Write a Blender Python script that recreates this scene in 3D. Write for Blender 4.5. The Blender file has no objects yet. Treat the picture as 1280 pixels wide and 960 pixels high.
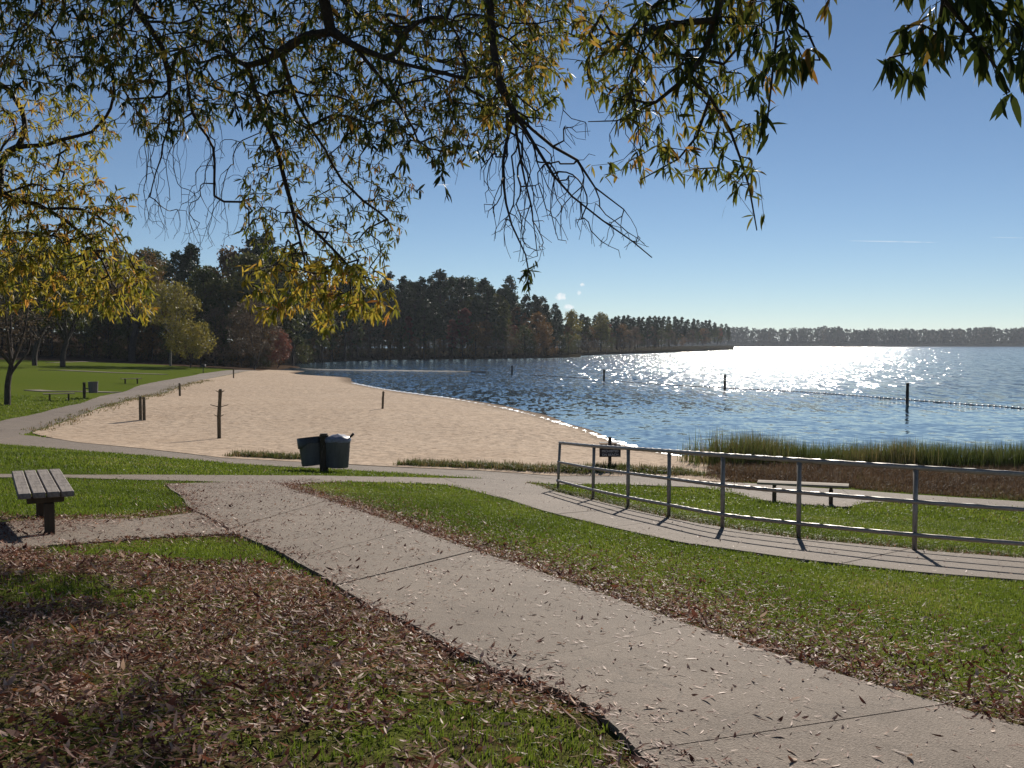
import bpy, bmesh, math, random
import numpy as np
from mathutils import Vector, Matrix, Quaternion
from mathutils.geometry import delaunay_2d_cdt

# ------------------------------------------------------------------ camera
SC = bpy.context.scene
COL = SC.collection
CAMZ = 4.4                                   # eye above the lake (lake is z = 0)
FPX = 1244.4
HORIZON = 429.0
PITCH = math.atan((480 - HORIZON) / FPX)
cam_d = bpy.data.cameras.new('Camera')
cam_d.lens = 35.0; cam_d.sensor_width = 36.0
cam_d.clip_start = 0.05; cam_d.clip_end = 20000
cam = bpy.data.objects.new('Camera', cam_d)
cam.location = (0, 0, CAMZ)
cam.rotation_euler = (math.pi / 2 - PITCH, 0, 0)
COL.objects.link(cam); SC.camera = cam
# ------------------------------------------------------------------ light
SUN_AZ, SUN_EL = math.radians(14.0), math.radians(25.0)
S = Vector((math.sin(SUN_AZ) * math.cos(SUN_EL), math.cos(SUN_AZ) * math.cos(SUN_EL), math.sin(SUN_EL)))
sun_d = bpy.data.lights.new('Sun', 'SUN')
sun_d.energy = 5.0; sun_d.angle = math.radians(0.53); sun_d.color = (1.0, 0.93, 0.83)
sun = bpy.data.objects.new('Sun', sun_d)
sun.rotation_euler = S.to_track_quat('Z', 'Y').to_euler()
sun.location = (20, 60, 60)
COL.objects.link(sun)
W = bpy.data.worlds.new('World'); SC.world = W; W.use_nodes = True
wn, wl = W.node_tree.nodes, W.node_tree.links
wn.clear()
sky = wn.new('ShaderNodeTexSky'); sky.sky_type = 'NISHITA'; sky.sun_disc = False
sky.sun_elevation = SUN_EL; sky.sun_rotation = SUN_AZ
sky.air_density = 0.78; sky.dust_density = 0.0; sky.ozone_density = 2.6; sky.altitude = 900
bg = wn.new('ShaderNodeBackground'); bg.inputs['Strength'].default_value = 0.056
wo = wn.new('ShaderNodeOutputWorld')
def wnode(t, **kw):
    n = wn.new(t)
    for k, v in kw.items(): setattr(n, k, v)
    return n
def sky_dir(u, v):
    a, b = (u - 640) / FPX, -(v - 480) / FPX
    return Vector((a, math.cos(PITCH) + b * math.sin(PITCH), b * math.cos(PITCH) - math.sin(PITCH))).normalized()
wtc = wnode('ShaderNodeTexCoord')
def blot(c, along, ra, rc, gain, nscale):      # an elongated puff about direction c
    up = along.cross(c).normalized()
    def dotn(v, off):
        d = wnode('ShaderNodeVectorMath', operation='DOT_PRODUCT'); wl.new(wtc.outputs['Generated'], d.inputs[0]); d.inputs[1].default_value = v
        s_ = wnode('ShaderNodeMath', operation='MULTIPLY'); wl.new(d.outputs['Value'], s_.inputs[0]); s_.inputs[1].default_value = off
        q = wnode('ShaderNodeMath', operation='POWER'); wl.new(s_.outputs[0], q.inputs[0]); q.inputs[1].default_value = 2.0; return q.outputs[0]
    a_ = along - c * along.dot(c); a_.normalize()
    sm = wnode('ShaderNodeMath', operation='ADD'); wl.new(dotn(a_, 1 / ra), sm.inputs[0]); wl.new(dotn(up, 1 / rc), sm.inputs[1])
    fr = wnode('ShaderNodeVectorMath', operation='DOT_PRODUCT'); wl.new(wtc.outputs['Generated'], fr.inputs[0]); fr.inputs[1].default_value = c
    gt = wnode('ShaderNodeMath', operation='GREATER_THAN'); wl.new(fr.outputs['Value'], gt.inputs[0]); gt.inputs[1].default_value = 0.0
    nz = wnode('ShaderNodeTexNoise'); nz.inputs['Scale'].default_value = nscale; nz.inputs['Detail'].default_value = 4; wl.new(wtc.outputs['Generated'], nz.inputs['Vector'])
    k = wnode('ShaderNodeMath', operation='MULTIPLY_ADD'); wl.new(nz.outputs['Fac'], k.inputs[0]); k.inputs[1].default_value = 2.2; k.inputs[2].default_value = -.1
    e = wnode('ShaderNodeMath', operation='SUBTRACT', use_clamp=True); wl.new(k.outputs[0], e.inputs[0]); wl.new(sm.outputs[0], e.inputs[1])
    m1 = wnode('ShaderNodeMath', operation='MULTIPLY'); wl.new(e.outputs[0], m1.inputs[0]); wl.new(gt.outputs[0], m1.inputs[1])
    m2 = wnode('ShaderNodeMath', operation='MULTIPLY'); wl.new(m1.outputs[0], m2.inputs[0]); m2.inputs[1].default_value = gain; return m2.outputs[0]
sky_col = sky.outputs[0]
H_ = sky_dir(900, 302) - sky_dir(800, 302)
for (u, v, ra, rc, gain, ns_, tilt) in ((701, 371, 7, 5, .9, 260, 0), (710, 384, 7, 4, .8, 300, 0), (728, 356, 3.5, 2.5, .7, 420, 0), (724, 366, 3, 3.5, .6, 420, 0), (1115, 302, 58, .7, .35, 120, .02), (553, 231, 10, .7, .45, 120, 0), (1262, 297, 20, .6, .25, 120, .02)):
    f = blot(sky_dir(u, v), (sky_dir(u + 60, v + 60 * tilt) - sky_dir(u - 60, v - 60 * tilt)).normalized(), ra / FPX, rc / FPX, gain, ns_)
    mx = wnode('ShaderNodeMix', data_type='RGBA'); wl.new(f, mx.inputs[0]); wl.new(sky_col, mx.inputs[6]); mx.inputs[7].default_value = (13, 13.2, 13.5, 1); sky_col = mx.outputs[2]
wl.new(sky_col, bg.inputs[0]); wl.new(bg.outputs[0], wo.inputs[0])
SC.view_settings.view_transform = 'Standard'; SC.view_settings.look = 'None'
SC.view_settings.exposure = 0.36; SC.view_settings.gamma = 1.0
SC.view_settings.use_curve_mapping = False
SC.cycles.use_denoising = True
SC.cycles.max_bounces = 6; SC.cycles.diffuse_bounces = 2; SC.cycles.glossy_bounces = 3
SC.cycles.transmission_bounces = 3; SC.cycles.transparent_max_bounces = 6
SC.cycles.volume_bounces = 0

# ------------------------------------------------------------------ helpers
R = np.random.default_rng(7)
cosP, sinP = math.cos(PITCH), math.sin(PITCH)
def ray(u, v):
    a, b = (u - 640) / FPX, -(v - 480) / FPX
    d = Vector((a, cosP + b * sinP, b * cosP - sinP))
    return d / d.y                           # unit forward depth
def at(u, v, depth):                         # point a given forward distance away
    return Vector((0, 0, CAMZ)) + ray(u, v) * depth
def at_drop(u, v, D):                        # point a given drop below the eye
    d = ray(u, v)
    return Vector((0, 0, CAMZ)) + d * (D / -d.z)

def tag(o, label=None, cat=None, group=None, kind=None):
    if label: o['label'] = label
    if cat: o['category'] = cat
    if group: o['group'] = group
    if kind: o['kind'] = kind
    return o
def empty(name, loc=(0, 0, 0), rz=0):
    o = bpy.data.objects.new(name, None); o.location = loc; o.rotation_euler = (0, 0, rz)
    o.empty_display_size = 0.2
    COL.objects.link(o); return o
def link_mesh(name, me, m=None, parent=None):
    if m is not None: me.materials.append(m)
    o = bpy.data.objects.new(name, me); COL.objects.link(o)
    if parent is not None: o.parent = parent
    return o
def np_mesh(name, V, F, tint=None, smooth=False):
    """V (n,3), F (m,k) all the same k"""
    me = bpy.data.meshes.new(name)
    V = np.asarray(V, dtype=np.float32); F = np.asarray(F, dtype=np.int32)
    m, k = F.shape
    me.vertices.add(len(V)); me.vertices.foreach_set('co', V.ravel())
    me.loops.add(m * k); me.loops.foreach_set('vertex_index', F.ravel())
    me.polygons.add(m)
    me.polygons.foreach_set('loop_start', np.arange(0, m * k, k, dtype=np.int32))
    me.polygons.foreach_set('loop_total', np.full(m, k, dtype=np.int32))
    me.polygons.foreach_set('use_smooth', np.full(m, bool(smooth), dtype=bool))
    if tint is not None:
        for nm, arr in tint.items():
            a = me.attributes.new(nm, 'FLOAT', 'POINT'); a.data.foreach_set('value', np.asarray(arr, dtype=np.float32))
    me.update(calc_edges=True)
    return me
class MB:                                    # boxes, tubes and prisms gathered into one mesh
    def __init__(s): s.v = []; s.f = []
    def add(s, vs, fs):
        n = len(s.v); s.v += [tuple(p) for p in vs]; s.f += [tuple(i + n for i in f) for f in fs]
    def box(s, c, size, rot=None, bev=0.0):
        x, y, z = [k / 2 for k in size]
        b = min(bev, x * .45, y * .45, z * .45)
        pts = []
        if b <= 0:
            pts = [Vector((i * x, j * y, k * z)) for k in (-1, 1) for j in (-1, 1) for i in (-1, 1)]
            fs = [(0, 2, 3, 1), (4, 5, 7, 6), (0, 1, 5, 4), (2, 6, 7, 3), (0, 4, 6, 2), (1, 3, 7, 5)]
        else:                                # chamfered all round (24 verts)
            bm = bmesh.new(); bmesh.ops.create_cube(bm, size=1)
            for v in bm.verts: v.co = Vector((v.co.x * 2 * x, v.co.y * 2 * y, v.co.z * 2 * z))
            bmesh.ops.bevel(bm, geom=bm.edges[:], offset=b, segments=1, affect='EDGES')
            bm.verts.index_update()
            pts = [v.co.copy() for v in bm.verts]; fs = [tuple(v.index for v in f.verts) for f in bm.faces]; bm.free()
        M = rot if rot is not None else Matrix.Identity(3)
        s.add([M @ p + Vector(c) for p in pts], fs)
    def tube(s, pts, rad, n=8, cap=True):
        pts = [Vector(p) for p in pts]
        if not hasattr(rad, '__len__'): rad = [rad] * len(pts)
        rings = []
        ref = None
        for i, p in enumerate(pts):
            d = (pts[min(i + 1, len(pts) - 1)] - pts[max(i - 1, 0)]).normalized()
            if ref is None: ref = Vector((1, 0, 0)) if abs(d.x) < .8 else Vector((0, 1, 0))
            a = d.cross(ref).normalized(); b = d.cross(a).normalized(); ref = b.cross(d)
            rings.append([p + (a * math.cos(t) + b * math.sin(t)) * rad[i] for t in [2 * math.pi * k / n for k in range(n)]])
        vs = [q for r in rings for q in r]; fs = []
        for i in range(len(pts) - 1):
            for k in range(n):
                fs.append((i * n + k, i * n + (k + 1) % n, (i + 1) * n + (k + 1) % n, (i + 1) * n + k))
        if cap: fs.append(tuple(range(n - 1, -1, -1))); fs.append(tuple((len(pts) - 1) * n + k for k in range(n)))
        s.add(vs, fs)
    def lathe(s, prof, n=24, c=(0, 0, 0), M=None):
        M = M or Matrix.Identity(3); vs = []; fs = []
        for r, z in prof:
            for k in range(n):
                t = 2 * math.pi * k / n; vs.append(M @ Vector((r * math.cos(t), r * math.sin(t), z)) + Vector(c))
        for i in range(len(prof) - 1):
            for k in range(n): fs.append((i * n + k, i * n + (k + 1) % n, (i + 1) * n + (k + 1) % n, (i + 1) * n + k))
        s.add(vs, fs)
    def build(s, name, m, parent=None, smooth=False):
        me = bpy.data.meshes.new(name); me.from_pydata(s.v, [], s.f)
        if smooth: me.polygons.foreach_set('use_smooth', [True] * len(me.polygons))
        me.update()
        return link_mesh(name, me, m, parent)

# ------------------------------------------------------------------ materials
def new_mat(name):
    m = bpy.data.materials.new(name); m.use_nodes = True
    nt = m.node_tree; nt.nodes.clear()
    out = nt.nodes.new('ShaderNodeOutputMaterial')
    return m, nt, out
def N(nt, t, **kw):
    n = nt.nodes.new(t)
    for k, v in kw.items():
        if k in n.inputs: n.inputs[k].default_value = v
        else: setattr(n, k, v)
    return n
def ramp(nt, fac, stops):
    r = nt.nodes.new('ShaderNodeValToRGB'); e = r.color_ramp.elements
    while len(e) < len(stops): e.new(0.5)
    for i, (p, c) in enumerate(stops): e[i].position = p; e[i].color = (*c, 1)
    nt.links.new(fac, r.inputs[0]); return r.outputs[0]
def mixc(nt, fac, a, b, mode='MIX'):
    n = nt.nodes.new('ShaderNodeMix'); n.data_type = 'RGBA'; n.blend_type = mode
    for sock, val in ((n.inputs[0], fac), (n.inputs[6], a), (n.inputs[7], b)):
        if isinstance(val, bpy.types.NodeSocket): nt.links.new(val, sock)
        else: sock.default_value = val if not isinstance(val, tuple) else (*val, 1)
    return n.outputs[2]
def math_n(nt, op, a, b=0.0):
    n = nt.nodes.new('ShaderNodeMath'); n.operation = op
    for i, val in enumerate((a, b)):
        if isinstance(val, bpy.types.NodeSocket): nt.links.new(val, n.inputs[i])
        else: n.inputs[i].default_value = val
    return n.outputs[0]
def noise(nt, scale, detail=4, rough=.6, vec=None, out='Fac'):
    n = N(nt, 'ShaderNodeTexNoise', Scale=scale, Detail=detail, Roughness=rough)
    if vec is not None: nt.links.new(vec, n.inputs['Vector'])
    return n.outputs[out]
def pos(nt, scale=None):
    g = nt.nodes.new('ShaderNodeNewGeometry').outputs['Position']
    if scale is None: return g
    m = nt.nodes.new('ShaderNodeMapping'); m.inputs['Scale'].default_value = scale
    nt.links.new(g, m.inputs['Vector']); return m.outputs[0]
def relief(nt, layers):
    acc = None
    for scale, detail, k in layers:
        n = noise(nt, 1.0, detail, .6, pos(nt, scale), 'Color')
        sb = nt.nodes.new('ShaderNodeVectorMath'); sb.operation = 'SUBTRACT'; nt.links.new(n, sb.inputs[0]); sb.inputs[1].default_value = (.5, .5, .5)
        ml = nt.nodes.new('ShaderNodeVectorMath'); ml.operation = 'MULTIPLY'; nt.links.new(sb.outputs[0], ml.inputs[0]); ml.inputs[1].default_value = (k, k, 0)
        if acc is None: acc = ml.outputs[0]
        else:
            ad = nt.nodes.new('ShaderNodeVectorMath'); ad.operation = 'ADD'; nt.links.new(acc, ad.inputs[0]); nt.links.new(ml.outputs[0], ad.inputs[1]); acc = ad.outputs[0]
    ad = nt.nodes.new('ShaderNodeVectorMath'); ad.operation = 'ADD'; nt.links.new(acc, ad.inputs[0])
    nt.links.new(nt.nodes.new('ShaderNodeNewGeometry').outputs['Normal'], ad.inputs[1])
    nm = nt.nodes.new('ShaderNodeVectorMath'); nm.operation = 'NORMALIZE'; nt.links.new(ad.outputs[0], nm.inputs[0]); return nm.outputs[0]
def surf(nt, out, color, rough=.7, bump=None, bstr=.5, bdist=.02, spec=.4, metal=0.0):
    p = N(nt, 'ShaderNodeBsdfPrincipled')
    p.inputs['Roughness'].default_value = rough if not isinstance(rough, bpy.types.NodeSocket) else .5
    if isinstance(rough, bpy.types.NodeSocket): nt.links.new(rough, p.inputs['Roughness'])
    p.inputs['Specular IOR Level'].default_value = spec; p.inputs['Metallic'].default_value = metal
    if isinstance(color, bpy.types.NodeSocket): nt.links.new(color, p.inputs['Base Color'])
    else: p.inputs['Base Color'].default_value = (*color, 1)
    if bump is not None:
        b = N(nt, 'ShaderNodeBump', Strength=bstr, Distance=bdist); nt.links.new(bump, b.inputs['Height'])
        nt.links.new(b.outputs[0], p.inputs['Normal'])
    nt.links.new(p.outputs[0], out.inputs['Surface']); return p
def leafy(name, stops, trans=.35, rough=.55, use_obj=False, spec=.15, nscale=None):
    """leaf material: tint attribute (0..1 per leaf) -> colour, plus light through the blade"""
    m, nt, out = new_mat(name)
    a = N(nt, 'ShaderNodeAttribute', attribute_name='tint').outputs['Fac']
    if use_obj:
        oi = nt.nodes.new('ShaderNodeObjectInfo').outputs['Random']
        a = math_n(nt, 'ADD', math_n(nt, 'MULTIPLY', a, .65), math_n(nt, 'MULTIPLY', oi, .35))
    c = ramp(nt, a, stops)
    p = N(nt, 'ShaderNodeBsdfPrincipled', Roughness=rough); p.inputs['Specular IOR Level'].default_value = spec
    nt.links.new(c, p.inputs['Base Color'])
    t = nt.nodes.new('ShaderNodeBsdfTranslucent'); nt.links.new(c, t.inputs[0])
    mx = nt.nodes.new('ShaderNodeMixShader'); mx.inputs[0].default_value = trans
    nt.links.new(p.outputs[0], mx.inputs[1]); nt.links.new(t.outputs[0], mx.inputs[2])
    nt.links.new(mx.outputs[0], out.inputs['Surface'])
    return m

M = {}
def mk(name, fn):
    m, nt, out = new_mat(name); fn(nt, out); M[name] = m
def f_ground(nt, out):
    P = pos(nt)
    n1 = noise(nt, 1.3, 5, .65, P); n2 = noise(nt, 14, 4, .7, P); n3 = noise(nt, .12, 3, .5, P)
    g = ramp(nt, n2, [(.25, (.055, .08, .012)), (.55, (.10, .14, .02)), (.8, (.15, .185, .032))])
    g = mixc(nt, math_n(nt, 'MULTIPLY', n3, .45), g, (.14, .145, .035))
    d = ramp(nt, n2, [(.3, (.04, .026, .018)), (.7, (.11, .075, .05))])
    a = N(nt, 'ShaderNodeAttribute', attribute_name='dirt').outputs['Fac']
    k = math_n(nt, 'ADD', a, math_n(nt, 'MULTIPLY', math_n(nt, 'SUBTRACT', n1, .5), 1.1))
    k = ramp(nt, k, [(.35, (0, 0, 0)), (.65, (1, 1, 1))])
    surf(nt, out, mixc(nt, k, g, d), .95, n2, .9, .03, 0.0)
mk('ground', f_ground)
def f_concrete(nt, out):
    P = pos(nt)
    n1 = noise(nt, .7, 5, .65, P); n2 = noise(nt, 90, 3, .6, P); n3 = noise(nt, 7, 5, .7, P)
    c = ramp(nt, n1, [(.3, (.195, .146, .108)), (.7, (.30, .234, .18))])
    c = mixc(nt, .5, c, ramp(nt, n3, [(.3, (.15, .122, .096)), (.72, (.315, .25, .202))]))
    st = noise(nt, 2.1, 6, .72, P); c = mixc(nt, ramp(nt, st, [(.46, (0, 0, 0)), (.66, (.7, .7, .7))]), c, (.12, .09, .068))
    cr = N(nt, 'ShaderNodeTexVoronoi', Scale=.55, feature='DISTANCE_TO_EDGE'); wv = N(nt, 'ShaderNodeVectorMath', operation='ADD'); nt.links.new(P, wv.inputs[0]); nt.links.new(noise(nt, 1.7, 4, .6, P, 'Color'), wv.inputs[1]); nt.links.new(wv.outputs[0], cr.inputs['Vector'])
    ck = math_n(nt, 'MULTIPLY', ramp(nt, cr.outputs['Distance'], [(.0, (1, 1, 1)), (.006, (0, 0, 0))]), ramp(nt, noise(nt, .33, 2, .5, P), [(.52, (0, 0, 0)), (.6, (.8, .8, .8))]))
    c = mixc(nt, ck, c, (.05, .04, .034))
    v = N(nt, 'ShaderNodeTexVoronoi', Scale=130); nt.links.new(P, v.inputs['Vector'])
    c = mixc(nt, .45, c, ramp(nt, n2, [(.35, (.09, .072, .06)), (.62, (.36, .305, .25))]))
    oi = nt.nodes.new('ShaderNodeObjectInfo').outputs['Random']
    c = mixc(nt, math_n(nt, 'MULTIPLY', oi, .35), c, (.15, .12, .095))
    surf(nt, out, c, .85, math_n(nt, 'ADD', n2, v.outputs['Distance']), .55, .006, .12)
mk('concrete', f_concrete)
def f_sand(nt, out):
    P = pos(nt)
    n1 = noise(nt, .25, 4, .6, P); n2 = noise(nt, 2.6, 5, .62, P); n3 = noise(nt, 30, 3, .6, P)
    c = ramp(nt, n1, [(.3, (.45, .34, .245)), (.7, (.53, .415, .31))])
    c = mixc(nt, .35, c, ramp(nt, n2, [(.35, (.36, .25, .165)), (.6, (.56, .43, .31))]))
    zz = nt.nodes.new('ShaderNodeSeparateXYZ'); nt.links.new(P, zz.inputs[0])
    wet = ramp(nt, math_n(nt, 'ADD', zz.outputs[2], math_n(nt, 'MULTIPLY', n2, .08)), [(.05, (1, 1, 1)), (.14, (0, 0, 0))])
    c = mixc(nt, wet, c, (.17, .115, .07))
    flecks = ramp(nt, noise(nt, 1, 4, .65, pos(nt, (5.2, 3.4, 1))), [(.54, (0, 0, 0)), (.64, (.62, .62, .62))])  # leaf debris, and the shade of footprints painted as dark flecks
    c = mixc(nt, flecks, c, (.20, .13, .085))
    p = surf(nt, out, c, .95, None, spec=.03)
    nt.links.new(relief(nt, [((2.6, 2.6, 1), 3, .75), ((11, 11, 1), 2, .8)]), p.inputs['Normal'])
mk('sand', f_sand)
def f_water(nt, out):
    def slope(scale, detail, k):
        n = noise(nt, 1.0, detail, .55, pos(nt, scale), 'Color')
        sb = nt.nodes.new('ShaderNodeVectorMath'); sb.operation = 'SUBTRACT'; nt.links.new(n, sb.inputs[0]); sb.inputs[1].default_value = (.5, .5, .5)
        ml = nt.nodes.new('ShaderNodeVectorMath'); ml.operation = 'MULTIPLY'; nt.links.new(sb.outputs[0], ml.inputs[0]); ml.inputs[1].default_value = (k * 1.05, k, 0)
        return ml.outputs[0]
    def add(a, b):
        n = nt.nodes.new('ShaderNodeVectorMath'); n.operation = 'ADD'
        nt.links.new(a, n.inputs[0])
        if isinstance(b, tuple): n.inputs[1].default_value = b
        else: nt.links.new(b, n.inputs[1])
        return n.outputs[0]
    gust = math_n(nt, 'ADD', math_n(nt, 'MULTIPLY', noise(nt, 1, 3, .5, pos(nt, (.012, .03, 1))), 1.1), .45)
    sp = nt.nodes.new('ShaderNodeSeparateXYZ'); nt.links.new(pos(nt), sp.inputs[0])
    mr = nt.nodes.new('ShaderNodeMapRange'); mr.inputs['From Min'].default_value = 62; mr.inputs['From Max'].default_value = 150; mr.inputs['To Min'].default_value = .20; mr.inputs['To Max'].default_value = .75
    nt.links.new(sp.outputs[1], mr.inputs[0]); gust = math_n(nt, 'MULTIPLY', gust, mr.outputs[0])
    v = add(slope((.5, .8, 1), 2, .5), slope((2.4, 1.5, 1), 3, .66))
    sc = nt.nodes.new('ShaderNodeVectorMath'); sc.operation = 'SCALE'; nt.links.new(v, sc.inputs[0]); nt.links.new(gust, sc.inputs['Scale'])
    far = nt.nodes.new('ShaderNodeMapRange'); far.inputs['From Min'].default_value = 58; far.inputs['From Max'].default_value = 105; nt.links.new(sp.outputs[1], far.inputs[0])
    tot = sc.outputs[0]
    for scl, kx, ky in (((2.3, .40, 1), .36, .30), ((4.3, .85, 1), .30, .26)):        # facets of the chop
        vo = N(nt, 'ShaderNodeTexVoronoi', Scale=1.0); nt.links.new(pos(nt, scl), vo.inputs['Vector'])
        vs_ = nt.nodes.new('ShaderNodeVectorMath'); vs_.operation = 'SUBTRACT'; nt.links.new(vo.outputs['Color'], vs_.inputs[0]); vs_.inputs[1].default_value = (.5, .5, .5)
        vm = nt.nodes.new('ShaderNodeVectorMath'); vm.operation = 'MULTIPLY'; nt.links.new(vs_.outputs[0], vm.inputs[0]); vm.inputs[1].default_value = (kx, ky, 0)
        vf = nt.nodes.new('ShaderNodeVectorMath'); vf.operation = 'SCALE'; nt.links.new(vm.outputs[0], vf.inputs[0]); nt.links.new(far.outputs[0], vf.inputs['Scale'])
        tot = add(tot, vf.outputs[0])
    nm = nt.nodes.new('ShaderNodeVectorMath'); nm.operation = 'NORMALIZE'; nt.links.new(add(tot, (0, 0, 1)), nm.inputs[0])
    p = N(nt, 'ShaderNodeBsdfPrincipled'); nt.links.new(math_n(nt, 'ADD', math_n(nt, 'MULTIPLY', far.outputs[0], .075), .05), p.inputs['Roughness'])
    p.inputs['Base Color'].default_value = (.016, .045, .075, 1); p.inputs['IOR'].default_value = 1.33
    nt.links.new(nm.outputs[0], p.inputs['Normal'])
    nt.links.new(p.outputs[0], out.inputs['Surface'])
mk('water', f_water)
def f_painted_glint(nt, out):
    surf(nt, out, (.75, .76, .76), .35, noise(nt, 9, 3, .6, pos(nt)), .8, .05, .5)  # whitish colour stands in for sun glitter on the lapping wavelets
mk('painted_glint', f_painted_glint)
def f_bark(nt, out):
    P = pos(nt, (1, 1, .3))
    n = noise(nt, 14, 5, .7, P)
    surf(nt, out, ramp(nt, n, [(.3, (.022, .018, .015)), (.7, (.10, .08, .065))]), .9, n, .9, .03, .2)
mk('bark', f_bark)
def f_pale_bark(nt, out):
    n = noise(nt, 6, 5, .7, pos(nt))
    surf(nt, out, ramp(nt, n, [(.3, (.10, .09, .075)), (.7, (.27, .25, .22))]), .9, n, .6, .03, .2)
mk('pale_bark', f_pale_bark)
def f_twig(nt, out):
    n = noise(nt, 30, 3, .6, pos(nt))
    surf(nt, out, ramp(nt, n, [(.3, (.020, .014, .012)), (.7, (.06, .043, .036))]), .8, None, spec=.3)
mk('twig', f_twig)
def f_plank(nt, out):
    tc = nt.nodes.new('ShaderNodeTexCoord').outputs['Object']
    mp = nt.nodes.new('ShaderNodeMapping'); mp.inputs['Scale'].default_value = (40, 2.2, 40); nt.links.new(tc, mp.inputs[0])
    g = noise(nt, 1, 5, .7, mp.outputs[0]); b = noise(nt, 7, 4, .7, tc)
    c = ramp(nt, g, [(.3, (.13, .105, .09)), (.7, (.33, .285, .25))])
    c = mixc(nt, ramp(nt, b, [(.5, (0, 0, 0)), (.68, (.75, .75, .75))]), c, (.07, .05, .042))
    surf(nt, out, c, .75, math_n(nt, 'ADD', g, b), .6, .006, .35)
mk('plank', f_plank)
def f_plank_pale(nt, out):
    n = noise(nt, 5, 4, .6, pos(nt)); surf(nt, out, ramp(nt, n, [(.3, (.27, .21, .16)), (.7, (.38, .31, .24))]), .8, n, .3, .01, .1)
mk('plank_pale', f_plank_pale)
def f_darkwood(nt, out):
    n = noise(nt, 9, 5, .7, pos(nt, (1, 1, .15)))
    surf(nt, out, ramp(nt, n, [(.3, (.035, .026, .018)), (.7, (.12, .09, .06))]), .85, n, .6, .01, .25)
mk('dark_wood', f_darkwood)
def f_post(nt, out):
    n = noise(nt, 8, 5, .7, pos(nt, (1, 1, .12)))
    surf(nt, out, ramp(nt, n, [(.3, (.07, .055, .032)), (.7, (.19, .155, .10))]), .85, n, .6, .01, .25)
mk('post_wood', f_post)
def f_steel(nt, out):
    n = noise(nt, 25, 4, .6, pos(nt))
    surf(nt, out, ramp(nt, n, [(.3, (.26, .235, .21)), (.7, (.38, .345, .315))]), .5, None, spec=.4, metal=.5)
mk('galvanised', f_steel)
def f_bin(nt, out):
    n = noise(nt, 6, 5, .7, pos(nt, (1, 1, .25)))
    surf(nt, out, ramp(nt, n, [(.3, (.085, .08, .075)), (.7, (.16, .152, .142))]), .65, n, .2, .005, .2, 0.0)
mk('bin_metal', f_bin)
def plain(name, c, rough=.6, spec=.4, metal=0., ns=20, var=.25):
    def f(nt, out):
        n = noise(nt, ns, 4, .6, pos(nt))
        surf(nt, out, ramp(nt, n, [(.3, tuple(k * (1 - var) for k in c)), (.7, tuple(min(1, k * (1 + var)) for k in c))]), rough, n, .2, .004, spec, metal)
    mk(name, f)
plain('bag_black', (.018, .018, .022), .35, .5)
plain('bag_grey', (.20, .20, .24), .35, .5)
plain('bottle_brown', (.05, .02, .012), .3, .5)
plain('sign_brown', (.028, .014, .016), .55, .4)
plain('sign_letter', (.62, .56, .55), .6, .3, var=.05)
plain('pile', (.03, .024, .018), .8)
plain('float_white', (.72, .70, .66), .5, var=.1)
plain('float_dark', (.10, .10, .10), .6)
plain('rope', (.30, .28, .24), .8)
plain('mud', (.05, .042, .032), .8, ns=3)
plain('dam_grass', (.16, .14, .085), .95, 0., ns=.05)
plain('dam_stone', (.05, .05, .035), .95, 0., ns=.2)
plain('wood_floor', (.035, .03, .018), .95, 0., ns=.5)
plain('iron', (.02, .02, .022), .6)
plain('asphalt', (.28, .24, .2), .9, .2, ns=2)

M['leaf_dark'] = leafy('leaf_dark', [(0, (.02, .03, .008)), (.5, (.055, .07, .013)), (.8, (.11, .10, .018)), (1, (.22, .115, .025))], .38, .55, spec=.18)
M['leaf_olive'] = leafy('leaf_olive', [(0, (.045, .06, .012)), (.5, (.11, .12, .02)), (.82, (.25, .19, .03)), (1, (.32, .17, .04))], .58, .55)
M['leaf_gold'] = leafy('leaf_gold', [(0, (.11, .13, .02)), (.45, (.30, .25, .035)), (.8, (.46, .30, .045)), (1, (.44, .19, .05))], .6, .55)
M['litter'] = leafy('litter', [(0, (.075, .025, .014)), (.3, (.22, .082, .05)), (.55, (.40, .225, .155)), (.85, (.60, .44, .34)), (1, (.42, .18, .045))], .25, .6, spec=.2)
M['grass'] = leafy('grass', [(0, (.065, .095, .011)), (.55, (.135, .185, .021)), (.88, (.21, .23, .04)), (1, (.30, .24, .11))], .5, .5)
M['reed'] = leafy('reed', [(0, (.055, .085, .018)), (.5, (.12, .14, .035)), (.8, (.20, .16, .065)), (1, (.27, .18, .09))], .35, .6)
M['dry_grass'] = leafy('dry_grass', [(0, (.075, .05, .03)), (.6, (.17, .105, .06)), (1, (.13, .13, .045))], .3, .7)
M['pine'] = leafy('pine', [(0, (.018, .032, .013)), (.6, (.045, .07, .027)), (1, (.09, .11, .04))], .15, .6, True, .2)
M['fall_green'] = leafy('fall_green', [(0, (.03, .042, .012)), (.5, (.08, .09, .022)), (1, (.19, .16, .04))], .3, .6, True, .2)
M['fall_orange'] = leafy('fall_orange', [(0, (.06, .042, .015)), (.5, (.18, .10, .03)), (1, (.36, .18, .045))], .3, .6, True, .2)
M['fall_red'] = leafy('fall_red', [(0, (.07, .025, .018)), (.6, (.21, .07, .045)), (1, (.32, .13, .06))], .3, .6, True, .2)
M['fall_yellow'] = leafy('fall_yellow', [(0, (.07, .075, .015)), (.5, (.22, .19, .035)), (1, (.38, .29, .055))], .35, .6, True, .2)
M['brown_brush'] = leafy('brown_brush', [(0, (.06, .046, .03)), (.6, (.17, .12, .075)), (1, (.27, .19, .10))], .25, .7, True, .2)
M['far_leaf'] = leafy('far_leaf', [(0, (.020, .030, .018)), (.6, (.040, .050, .026)), (1, (.085, .07, .035))], .1, .7, False, .1)

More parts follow.
